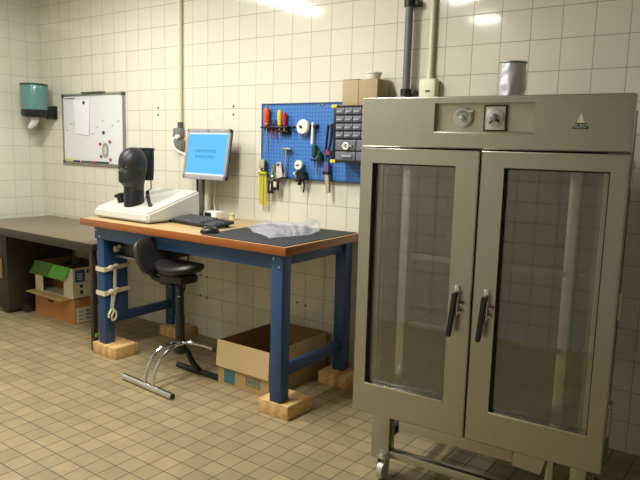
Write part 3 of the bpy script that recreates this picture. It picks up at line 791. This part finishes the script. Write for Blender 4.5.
# crumpled clear plastic bag
m = MB()
nu, nv = 46, 26
P0 = [Vector((2.965, -.58, 0)), Vector((3.40, -.33, 0))]
grid = []
for layer in (0, 1):
    L = []
    for i in range(nu):
        row = []
        for j in range(nv):
            u, v = i/(nu-1), j/(nv-1)
            wv = .30-.10*u
            a0 = Vector((3.28, -.635)).lerp(Vector((2.86, -.37)), v); a1 = Vector((3.36, -.29)).lerp(Vector((3.22, -.10)), v); pq = a0.lerp(a1, u)
            x = pq.x+.018*math.sin(9*v)*(1-u)
            y = pq.y+.02*math.sin(7*u)*(1-v)
            n1 = noise.noise(Vector((u*4, v*2.6, 3.1+layer*1.7))); n2 = noise.noise(Vector((u*13, v*9, 7.7+layer)))
            edge = max(0, 1-(2*abs(v-.5))**3)*max(0, 1-(2*abs(u-.5))**6)
            hgt = .045*edge*(1-.4*u)+abs(n1)*.06*edge**.5+n2*.009*edge
            if u > .8: hgt += (u-.8)**1.2*.42*(1-abs(v-.6))
            if layer == 0: hgt = .0016+.25*max(0, (u-.85))*.42
            row.append(Vector((x, y, .9145+max(hgt, .0012*(1+layer)))))
        L.append(row)
    grid.append(L)
for L in grid:
    V = [[m.bm.verts.new(p) for p in row] for row in L]
    for i in range(nu-1):
        for j in range(nv-1): m.bm.faces.new((V[i][j], V[i+1][j], V[i+1][j+1], V[i][j+1]))
tag(obj('plastic_bag', m, 'bag'), 'crumpled clear plastic bag lying on the dark mat', 'bag')

# ------------------------------------------------------------------ pegboard with tools
t = thing('pegboard', 'blue perforated tool board on the tiles over the workbench', 'tool board', (3.15, -.02, 1.205))
obj('panel', MB().box(2.68, 3.66, -.022, -.014, 1.206, 1.674), 'peg', t)
e = MB(); e.box(2.678, 3.662, -.026, 0, 1.668, 1.676, .001); e.box(2.678, 3.662, -.026, 0, 1.202, 1.21, .001); e.box(2.676, 2.684, -.026, 0, 1.202, 1.676, .001); e.box(3.658, 3.664, -.026, 0, 1.202, 1.676, .001)
obj('folded_edge', e, 'blue', t)
for x, mt in ((2.72, 'steel_bright'), (3.15, 'steel_bright'), (3.17, 'steel_bright'), (3.37, 'steel_bright')): obj('screw', MB().cyl((x, -.03, 1.662), (x, -.02, 1.662), .007, seg=10), mt, t)
YT = -.05
def rail(x0, x1, z, label, name='tool_holder'):
    m = MB(); m.box(x0, x1, -.068, -.026, z-.006, z+.006, .002); m.box(x0, x1, -.03, -.0225, z-.02, z+.012, .002)
    return tag(obj(name, m, 'black'), label, 'tool holder', 'tool rails on the blue board')
rail(2.705, 2.925, 1.524, 'black tool rail holding the screwdrivers on the blue board')
rail(2.85, 2.93, 1.500, 'short black rail below the yellow screwdriver')
def screwdriver(x, z0, hl, bl, r, mat, label, blade='steel_bright'):
    t = thing('screwdriver', label, 'screwdriver', (x, YT, z0-bl), 'screwdrivers on the blue board')
    obj('handle', MB().lathe([(r*.55, z0), (r*.9, z0+.012), (r*.75, z0+.022), (r, z0+.04), (r, z0+hl-.012), (r*.8, z0+hl-.002), (0, z0+hl)], (x, YT, 0), seg=14), mat, t)
    obj('blade', MB().cyl((x, YT, z0-bl), (x, YT, z0+.004), .0045, seg=10), blade, t)
screwdriver(2.743, 1.531, .116, .165, .020, 'orange', 'orange handled screwdriver at the left of the blue board')
screwdriver(2.852, 1.531, .102, .06, .0155, 'yellow', 'yellow handled screwdriver in the black tool rail')
screwdriver(2.892, 1.531, .088, .03, .0125, 'red', 'red handled screwdriver right of the yellow one')
screwdriver(2.785, 1.531, .016, .075, .006, 'navy', 'tiny dark screwdriver beside the orange handled one', 'magenta')
screwdriver(2.82, 1.531, .016, .08, .006, 'tool_green', 'tiny green capped screwdriver left of the yellow one', 'magenta')

t = thing('white_reel', 'round white disc hung on a black peg of the blue board', 'reel', (3.044, -.06, 1.47))
obj('disc', MB().lathe([(.038, 0), (.046, .006), (.046, .02), (.04, .028), (.01, .03)], (3.044, -.04, 1.527), (0, -1, 0), 32), 'white_plastic', t)
obj('peg', MB().cyl((3.044, -.023, 1.527), (3.04, -.082, 1.529), .008, seg=12), 'black', t)
tag(obj('peg_hook', MB().tube([(2.93, -.026, 1.53), (2.95, -.06, 1.533), (2.975, -.06, 1.525), (2.99, -.03, 1.522)], .007, smooth=4), 'black'), 'small black hook left of the white disc', 'hook')

t = thing('white_rod', 'slim white rod clipped beside the white disc', 'rod', (3.114, YT, 1.42))
obj('rod', MB().cyl((3.114, YT, 1.424), (3.118, YT, 1.556), .0095, seg=14), 'white_plastic', t)
obj('clip', MB().box(3.095, 3.145, -.058, -.022, 1.522, 1.543, .003), 'black', t)

t = thing('screwdriver', 'green handled screwdriver hanging below the white rod', 'screwdriver', (3.14, YT, 1.24), 'screwdrivers on the blue board')
obj('handle', MB().lathe([(.008, 1.34), (.017, 1.352), (.018, 1.40), (.015, 1.418), (0, 1.422)], (3.135, YT, 0), seg=14), 'tool_green', t)
obj('handle_grip', MB().lathe([(.011, 1.33), (.017, 1.34), (.017, 1.375), (.01, 1.385)], (3.172, YT, 0), seg=14), 'tool_green', t)
obj('blade', MB().cyl((3.156, YT, 1.238), (3.15, YT, 1.36), .005, seg=10), 'steel_bright', t)
obj('holder', MB().box(3.11, 3.19, -.06, -.022, 1.322, 1.334, .002), 'black', t)

t = thing('pliers', 'long dark pliers hanging left of the small drawer cabinet', 'pliers', (3.24, YT, 1.33))
for dx, k in ((-.012, 0), (.018, 1)):
    obj('handle', MB().tube([(3.245+dx, YT, 1.54+.008*k), (3.238+dx*1.1, YT, 1.46), (3.228+dx*.6, YT, 1.38), (3.232, YT, 1.345)], .008, smooth=5), 'black', t)
obj('jaw', MB().hexa([(3.215, -.058, 1.365), (3.252, -.058, 1.365), (3.252, -.04, 1.365), (3.215, -.04, 1.365)], [(3.23, -.056, 1.40), (3.246, -.056, 1.40), (3.246, -.042, 1.40), (3.23, -.042, 1.40)]), 'magenta', t)
obj('hook', MB().box(3.225, 3.27, -.055, -.022, 1.53, 1.54, .002), 'black', t)

t = thing('brush', 'purple handled brush with beige bristles under the drawer cabinet corner', 'brush', (3.235, YT, 1.13))
obj('handle', MB().hexa([(3.208, -.062, 1.262), (3.25, -.062, 1.262), (3.25, -.04, 1.262), (3.208, -.04, 1.262)], [(3.214, -.06, 1.318), (3.246, -.06, 1.318), (3.246, -.042, 1.318), (3.214, -.042, 1.318)]), 'purple', t)
obj('ferrule', MB().box(3.206, 3.252, -.064, -.038, 1.243, 1.264, .003), 'black', t)
obj('bristles', MB().hexa([(3.234, -.06, 1.13), (3.258, -.06, 1.136), (3.258, -.042, 1.136), (3.234, -.042, 1.13)], [(3.222, -.062, 1.244), (3.25, -.062, 1.244), (3.25, -.04, 1.244), (3.222, -.04, 1.244)]), 'bristle', t)
obj('hanging_loop', MB().tube([(3.228, YT, 1.316), (3.222, YT, 1.345), (3.235, YT, 1.36), (3.246, YT, 1.34), (3.24, YT, 1.316)], .004, smooth=4), 'black', t)

t = thing('t_handle_key', 'steel T handled key hanging on the blue board', 'tool', (2.9, YT, 1.22))
obj('shaft', MB().cyl((2.905, YT, 1.225), (2.911, YT, 1.388), .0062, seg=12), 'steel_bright', t)
obj('handle', MB().box(2.872, 2.950, -.058, -.042, 1.382, 1.397, .004), 'alu', t)
obj('socket_end', MB().cyl((2.904, YT, 1.212), (2.905, YT, 1.24), .011, seg=12), 'steel_bright', t)
obj('peg', MB().cyl((2.925, -.02, 1.378), (2.925, -.06, 1.38), .005, seg=8), 'black', t)

t = thing('pressure_gauge', 'white faced round gauge with black fitting at the board bottom', 'gauge', (3.03, YT, 1.14))
obj('dial', MB().lathe([(.029, 0), (.031, .004), (.031, .02), (.028, .024), (0, .024)], (3.018, -.042, 1.293), (0, -1, 0), 28), 'dial_white', t)
nd = MB(); nd.box(3.012, 3.024, -.0685, -.0655, 1.288, 1.298); nd.box(3.0, 3.02, -.0685, -.0655, 1.291, 1.294); 
obj('needle', nd, 'ink', t)
b = MB(); b.cyl((3.045, -.045, 1.235), (3.045, -.085, 1.235), .03, seg=18); b.cyl((3.03, -.05, 1.205), (3.06, -.05, 1.26), .016); b.cyl((2.995, -.05, 1.20), (3.05, -.05, 1.205), .012); b.cyl((3.02, -.05, 1.17), (3.03, -.05, 1.21), .012)
obj('fitting', b, 'black', t)
obj('valve_stem', MB().cyl((3.02, -.075, 1.225), (3.015, -.095, 1.245), .011, seg=12), 'steel_bright', t)
obj('tail_hose', MB().tube([(3.045, -.05, 1.21), (3.056, -.045, 1.17), (3.05, -.045, 1.125)], .005, smooth=5), 'black', t)
obj('hook', MB().cyl((3.045, -.02, 1.25), (3.045, -.05, 1.25), .006, seg=10), 'steel_bright', t)

t = thing('yellow_straps', 'yellow straps hanging with keys off the lower left board corner', 'straps', (2.715, -.05, 1.02))
for i, x in enumerate((2.69, 2.713, 2.737)):
    m = MB(); m.slab([(x-.009, -.047-.006*(i % 2), 1.03-.008*i), (x+.009, -.047-.006*(i % 2), 1.028-.006*i), (x+.009, -.05, 1.225), (x-.009, -.05, 1.225)], -.004)
    obj('strap', m, 'yellow_green', t)
m = MB(); m.box(2.688, 2.735, -.062, -.04, 1.262, 1.318, .004)
obj('metal_clasp', m, 'bristle', t)
obj('buckle', MB().box(2.68, 2.75, -.06, -.04, 1.222, 1.24, .003), 'yellow_green', t)
obj('dark_clip', MB().box(2.728, 2.742, -.06, -.04, 1.24, 1.31, .002), 'tool_green', t)
obj('ring', MB().tube([(2.70, -.05, 1.262), (2.69, -.055, 1.246), (2.705, -.055, 1.234), (2.72, -.052, 1.248), (2.712, -.05, 1.262)], .004, smooth=4), 'steel_bright', t)
obj('hook', MB().cyl((2.715, -.02, 1.312), (2.715, -.06, 1.314), .005, seg=8), 'black', t)

def key_tag(x, z0, z1, label, wnd):
    t = thing('key_tag', label, 'key tag', (x, YT, z0), 'key tags on the blue board')
    obj('tag_body', MB().box(x-.026, x+.024, -.062, -.05, z0, z1, .006), 'black', t)
    obj('tag_window', MB().box(x+wnd[0], x+wnd[1], -.0645, -.0615, z0+.02, z1-.02, .001), 'card_white', t)
    obj('ring', MB().tube([(x, -.052, z1-.004), (x-.012, -.05, z1+.02), (x, -.05, z1+.035), (x+.012, -.05, z1+.02), (x, -.056, z1-.004)], .003, smooth=4), 'steel_bright', t)
    ks = MB(); ks.slab([(x-.014, -.049, z1+.03), (x+.004, -.049, z1+.03), (x+.016, -.049, z1+.085), (x-.002, -.049, z1+.085)], -.003); ks.cyl((x+.012, -.047, z1+.085), (x+.012, -.053, z1+.085), .015, seg=12)
    obj('key', ks, 'steel_bright', t)
    obj('peg', MB().cyl((x+.012, -.02, z1+.088), (x+.012, -.06, z1+.088), .004, seg=8), 'black', t)
key_tag(2.79, 1.10, 1.185, 'black key tag next to the yellow straps', (.0, .006))
key_tag(2.836, 1.125, 1.20, 'black framed key tag with a pale window beside the T key', (-.016, .008))
m = MB(); m.slab([(2.838, -.056, 1.20), (2.888, -.056, 1.215), (2.866, -.052, 1.31), (2.83, -.052, 1.30)], -.004)
tag(obj('leaflet', m, 'pink'), 'pale pink leaflet hanging among the keys', 'leaflet')
m = MB(); m.slab([(2.80, -.050, 1.20), (2.835, -.050, 1.20), (2.85, -.050, 1.30), (2.82, -.050, 1.295)], -.004)
tag(obj('card_tag', m, 'green_dark'), 'small greenish card left of the pink leaflet', 'card')

# ------------------------------------------------------------------ small drawer cabinet on the board
t = thing('drawer_cabinet', 'black cabinet of small smoky drawers on the right of the board', 'drawer cabinet', (3.50, -.085, 1.322))
CX0, CX1, CZ0, CZ1 = 3.340, 3.668, 1.322, 1.645
f = MB(); f.box(CX0, CX1, -.15, -.03, CZ1-.012, CZ1, .002); f.box(CX0, CX1, -.15, -.03, CZ0, CZ0+.012, .002); f.box(CX0, CX0+.015, -.15, -.03, CZ0, CZ1, .002); f.box(CX1-.015, CX1, -.15, -.03, CZ0, CZ1, .002); f.box(CX0+.01, CX1-.01, -.04, -.027, CZ0, CZ1)
zr = [1.5905, 1.546, 1.5015, 1.457]
for z in zr+[1.389]: f.box(CX0+.01, CX1-.01, -.148, -.03, z-.003, z+.003)
obj('frame', f, 'black', t)
tops = [1.632, 1.5865, 1.542, 1.4975]
for top, bot in zip(tops, zr):
    for i in range(5):
        x = CX0+.02+i*.058
        d = obj('drawer', MB().box(x, x+.054, -.154, -.06, bot+.005, top, .003), 'drawer', t)
        obj('drawer_lip', MB().box(x+.008, x+.046, -.162, -.153, bot+.014, bot+.024, .002), 'drawer_lip', d)
for top, bot in ((1.452, 1.393), (1.385, 1.336)):
    for i in range(2):
        x = CX0+.02+i*.145
        d = obj('drawer', MB().box(x, x+.14, -.154, -.06, bot, top, .004), 'drawer', t)
        obj('drawer_lip', MB().box(x+.05, x+.12, -.164, -.153, bot+.018, bot+.03, .002), 'drawer_lip', d)
for z in (CZ0-.004, CZ1-.014): obj('mounting_corner', MB().box(CX0-.014, CX0+.024, -.156, -.12, z, z+.02, .003), 'yellow', t)
rg = MB(); pts = [(3.440+.017*math.cos(a), -.163, 1.417+.017*math.sin(a)) for a in [i*PI/10 for i in range(21)]]
rg.tube(pts, .0065, 8)
tag(obj('white_ring', rg, 'white_plastic'), 'small white ring stuck on a larger drawer front', 'ring')

t = thing('cardboard_box', 'two part brown cardboard box standing on the drawer cabinet', 'box', (3.5, -.08, 1.646))
obj('box_body', MB().box(3.393, 3.625, -.145, -.025, 1.646, 1.785, .002), 'card_box', t)
obj('seam', MB().box(3.501, 3.504, -.1465, -.144, 1.648, 1.784), 'card_in', t)
obj('top_flap', MB().slab([(3.396, -.147, 1.786), (3.50, -.147, 1.786), (3.50, -.05, 1.788), (3.396, -.05, 1.788)], .003), 'card_box', t)
bw = MB(); bw.lathe([(.028, 0), (.036, .004), (.042, .018), (.044, .030), (.049, .033), (.049, .040), (.042, .040), (.036, .02), (.02, .008), (0, .007)], (3.563, -.09, 1.7855), seg=28)
tag(obj('white_bowl', bw, 'white_plastic'), 'small white plastic bowl on top of the cardboard box', 'bowl')

# ------------------------------------------------------------------ stainless cabinet with two glass doors
FA = math.radians(4.2)
FX = Matrix.Translation((4.117, -1.05, 0)) @ Matrix.Rotation(FA, 4, 'Z')      # local x runs along the front, y runs back, z up
FW = .974
t = thing('steel_cabinet', 'tall stainless steel warming cabinet with two glass doors', 'cabinet', FX @ Vector((.49, .4, 0)))
# fascia with recessed control panel
f = MB(FX)
z0, z1 = 1.415, 1.60
rx0, rx1, rz0, rz1 = .304, .667, 1.472, 1.578
f.plate(0, FW, z0, z1, rx0, rx1, rz0, rz1, 0, .05, .004)
obj('fascia', f, 'steel', t)
obj('top_highlight', MB(FX).box(.003, FW-.003, -.001, .05, z1-.005, z1+.002, .002), 'steel_bright', t)  # bright strip added to draw the highlight along the top
obj('control_panel', MB(FX).box(rx0, rx1, .022, .05, rz0, rz1), 'steel_dull', t)
e = MB(FX); e.box(rx0, rx1, -.002, .02, rz0-.004, rz0+.003, .001); 
obj('panel_lip', e, 'steel_bright', t)
d1 = obj('thermostat_dial', MB(FX).lathe([(.036, 0), (.036, .008), (.031, .012), (0, .0125)], (.409, .022, 1.527), (0, -1, 0), 36), 'dial', t)
obj('dial_knob', MB(FX).lathe([(.012, 0), (.011, .014), (.008, .018), (0, .019)], (.409, .010, 1.527), (0, -1, 0), 20), 'chrome', d1)
tk = MB(FX)
for i in range(11):
    a = math.radians(20+i*14); tk.box(-.0012, .0012, -.0012, .0012, 0, .008, rot=Matrix.Rotation(0, 3, 'Y'))
    for v in list(tk.bm.verts)[-8:]:
        p = FX.inverted() @ v.co; p = Matrix.Rotation(math.pi/2-a, 3, 'Y') @ (p+Vector((0, 0, .018))); v.co = FX @ (p+Vector((.409, .0095, 1.527)))
obj('dial_marks', tk, 'ink_grey', d1)
obj('dial_pointer', MB(FX).box(.432, .448, .008, .02, 1.546, 1.552, .001), 'dial_white', d1)
d2 = obj('timer_plate', MB(FX).box(.489, .565, .012, .022, 1.482, 1.568, .003), 'dial_white', t)
fr = MB(FX)
for q in ((.487, .567, 1.566, 1.5705), (.487, .567, 1.4795, 1.484), (.487, .4905, 1.48, 1.57), (.5635, .567, 1.48, 1.57)): fr.box(q[0], q[1], .010, .022, q[2], q[3])
obj('timer_frame', fr, 'ink', d2)
obj('timer_ring', MB(FX).lathe([(.0325, 0), (.0325, .005), (.03, .006), (0, .0062)], (.527, .012, 1.527), (0, -1, 0), 36), 'dial', d2)
kb = MB(FX); kb.lathe([(.013, 0), (.012, .016), (.008, .02), (0, .021)], (.527, .006, 1.527), (0, -1, 0), 20)
obj('timer_knob', kb, 'alu', d2)
pt = MB(FX); pt.cyl((.527, .004, 1.523), (.545, .004, 1.512), .004, seg=8); pt.cyl((.527, .004, 1.522), (.510, .004, 1.508), .003, seg=8)
obj('timer_pointer', pt, 'ink', d2)
# maker's plate: pale triangle over a dark wedge with light letters
lg = MB(FX); lg.hexa([(.8045, -.002, 1.508), (.8285, -.002, 1.508), (.8165, -.002, 1.541)], [(.8045, .001, 1.508), (.8285, .001, 1.508), (.8165, .001, 1.541)])
obj('maker_triangle', lg, 'ivory', t)
lg = MB(FX); lg.hexa([(.792, -.002, 1.489), (.842, -.002, 1.489), (.834, -.002, 1.508), (.799, -.002, 1.508)], [(.792, .001, 1.489), (.842, .001, 1.489), (.834, .001, 1.508), (.799, .001, 1.508)])
pl = obj('maker_plate', lg, 'tool_green', t)
text_part('maker_letters', 'ELRO', .0165, FX @ Matrix.Translation((.8165, -.0025, 1.498)) @ Matrix.Rotation(PI/2, 4, 'X') , 'dial_white', pl)

# doors
def door(u0, u1, w0, w1, hinge_side, hu):
    zb, zt, wz0, wz1 = .322, 1.408, .452, 1.352
    d = MB(FX)
    d.plate(u0, u1, zb, zt, w0, w1, wz0, wz1, 0, .045, .004)
    D = obj('door', d, 'steel', t)
    obj('glass_pane', MB(FX).box(w0-.002, w1+.002, .026, .031, wz0-.002, wz1+.002), 'glass', D)
    obj('top_highlight', MB(FX).box(u0+.002, u1-.002, -.0015, .02, zt-.004, zt+.0015, .0015), 'steel_bright', D)  # thin bright strip standing in for the highlight on the door top
    s = MB(FX); s.box(w0, w1, -.004, .026, wz0-.007, wz0+.0015, .002)
    obj('sill_highlight', s, 'steel_bright', D)  # sill strip made brighter to paint in its highlight
    g = MB(FX)
    for q in ((w0, w0+.006, wz0, wz1), (w1-.006, w1, wz0, wz1), (w0, w1, wz1-.006, wz1)): g.box(q[0], q[1], .018, .026, q[2], q[3])
    obj('gasket', g, 'gasket_dark', D)
    h = MB(FX); h.box(hu-.009, hu+.009, -.010, .001, .872, .912, .002); h.cyl((hu, -.012, .898), (hu, -.008, .898), .004, seg=10)
    h.box(hu-.002, hu+.010, -.02, -.004, .80, .875, .002)
    obj('handle_bracket', h, 'chrome', D)
    hh = MB(FX); hh.hexa([(hu-.020, -.050, .722), (hu-.002, -.050, .722), (hu-.002, -.034, .722), (hu-.020, -.034, .722)], [(hu-.011, -.032, .888), (hu+.010, -.032, .888), (hu+.010, -.010, .888), (hu-.011, -.010, .888)])
    bmesh.ops.bevel(hh.bm, geom=list(hh.bm.edges), offset=.004, segments=2, affect='EDGES')
    obj('handle_grip', hh, 'black', D)
    ca = MB(FX); ca.cyl((hu+.012, -.02, .845), (hu+.02, -.012, .845), .008, seg=10); ca.cyl((hu+.010, -.02, .815), (hu+.018, -.012, .815), .007, seg=10)
    obj('latch_cam', ca, 'chrome', D)
    return D
door(0, .4845, .054, .397, 0, .431)
door(.4895, FW, .575, .92, 1, .543)
for z in (.45, .86, 1.30): obj('hinge', MB(FX).cyl((FW+.002, .05, z), (FW+.002, .05, z+.09), .008, seg=16), 'steel_dull', t)
# body shell
b = MB(FX); u0, u1, y0, y1, zb, zt = .075, .90, .05, .74, .345, 1.59
b.box(u0, u0+.02, y0, y1, zb, zt); b.box(u1-.02, u1, y0, y1, zb, zt); b.box(u0+.02, u1-.02, y1-.02, y1, zb, zt)
b.box(u0+.02, u1-.02, y0, y1-.02, zb, zb+.03); b.box(u0, u1, y0, y1, zt-.01, zt)
b.box(u0+.02, u1-.02, y0, y1-.02, 1.37, 1.39)
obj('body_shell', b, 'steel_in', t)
ff = MB(FX); ff.box(.0, .08, .045, .062, .33, 1.41); ff.box(.895, FW-.002, .045, .062, .33, 1.41)
obj('front_flange', ff, 'steel_dull', t)
for z in (.705, .985):
    s = MB(FX); s.box(.20, .85, .10, .70, z-.004, z+.004); s.box(.20, .80, .085, .10, z-.012, z+.012, .003)
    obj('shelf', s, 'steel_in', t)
for u in (.165, .80):
    obj('rack_post', MB(FX).box(u-.018, u+.018, .085, .105, .38, 1.37, .003), 'steel', t)
# base frame
legs = MB(FX)
for u, y in ((.046, .10), (.86, .10), (.046, .64), (.86, .64)):
    l = MB(FX); l.box(u, u+.055 if u > .5 else u+.085, y, y+.055, .085 if u < .5 and y < .3 else .1, .345, .003)
    obj('leg', l, 'steel', t)
legs.bm.free()
obj('front_rail', MB(FX).box(.131, .86, .105, .145, .095, .128, .003), 'steel', t)
obj('side_rail', MB(FX).box(.098, .128, .155, .64, .175, .21, .003), 'black_metal', t)
obj('side_rail', MB(FX).box(.865, .895, .155, .64, .175, .21, .003), 'steel_dull', t)
obj('under_rail', MB(FX).box(.19, .66, .06, .085, .25, .30, .003), 'steel', t)
db = MB(FX); db.hexa([(.662, .055, .243), (.765, .055, .236), (.765, .12, .236), (.662, .12, .243)], [(.662, .055, .305), (.782, .055, .305), (.782, .12, .305), (.662, .12, .305)])
obj('drip_tray', db, 'steel', t)
obj('centre_leg', MB(FX).box(.776, .804, .085, .115, .03, .345, .003), 'steel', t)
obj('centre_foot', MB(FX).cyl((.79, .10, .0), (.79, .10, .03), .018), 'steel_dull', t)
obj('under_beam', MB(FX).box(.10, .88, .066, .09, .305, .345, .003), 'steel_dull', t)
for u, y in ((.108, .105), (.885, .12), (.108, .66), (.885, .66)):
    c = MB(FX); c.cyl((u, y, .095), (u, y, .118), .03, .02); c.box(u-.018, u-.014, y-.03, y+.02, .04, .10, .001); c.box(u+.014, u+.018, y-.03, y+.02, .04, .10, .001)
    cs = obj('caster', c, 'steel_dull', t)
    obj('wheel', MB(FX).cyl((u-.012, y-.008, .0405), (u+.012, y-.008, .0405), .040, seg=28), 'dial', cs)

# foil wrapped cylinder on the cabinet
fz = 1.5905
pc = FX @ Vector((.43, .53, 0))
m = MB(); rings = []
for j in range(22):
    z = j/21*.19; rg = []
    for i in range(40):
        a = i*2*PI/40
        rr = .054+.0035*noise.noise(Vector((math.cos(a)*2.2, math.sin(a)*2.2, z*26)))+.002*noise.noise(Vector((math.cos(a)*6, math.sin(a)*6, z*60)))
        rg.append((pc.x+rr*math.cos(a), pc.y+rr*math.sin(a), fz+z))
    rings.append(rg)
m.loft(rings)
t = thing('foil_cylinder', 'silvery foil wrapped cylinder standing on the steel cabinet', 'cylinder', (pc.x, pc.y, fz))
obj('foil_wrap', m, 'foil', t)
obj('rim', MB().lathe([(.054, .184), (.057, .188), (.057, .193), (.05, .194)], (pc.x, pc.y, fz), seg=36), 'alu', t)

# ------------------------------------------------------------------ world, camera, view
w = bpy.data.worlds.new('room_world'); S.world = w; w.use_nodes = True
w.node_tree.nodes['Background'].inputs[0].default_value = (.9, .95, 1, 1); w.node_tree.nodes['Background'].inputs[1].default_value = .0

cam = bpy.data.cameras.new('camera'); co = bpy.data.objects.new('camera', cam); C.objects.link(co)
ya, pi_, ro = -0.633509437, 0.143865385, 0.0262029492
cy_, sy_, cp, sp = math.cos(ya), math.sin(ya), math.cos(pi_), math.sin(pi_)
fwd = Vector((sy_*cp, cy_*cp, -sp)); rt = Vector((cy_, -sy_, 0)); up = rt.cross(fwd)
r2 = math.cos(ro)*rt+math.sin(ro)*up; u2 = -math.sin(ro)*rt+math.cos(ro)*up
co.matrix_world = Matrix(((r2.x, u2.x, -fwd.x, 5.51838), (r2.y, u2.y, -fwd.y, -3.21596), (r2.z, u2.z, -fwd.z, 1.40813), (0, 0, 0, 1)))
cam.sensor_width = 36; cam.lens = 642.0729/640*36; cam.clip_start = .05
S.camera = co
S.view_settings.view_transform = 'Standard'; S.view_settings.look = 'None'; S.view_settings.gamma = 1
S.view_settings.exposure = -0.1; S.view_settings.use_curve_mapping = False
S.cycles.use_denoising = True; S.cycles.max_bounces = 10; S.cycles.sample_clamp_indirect = 6
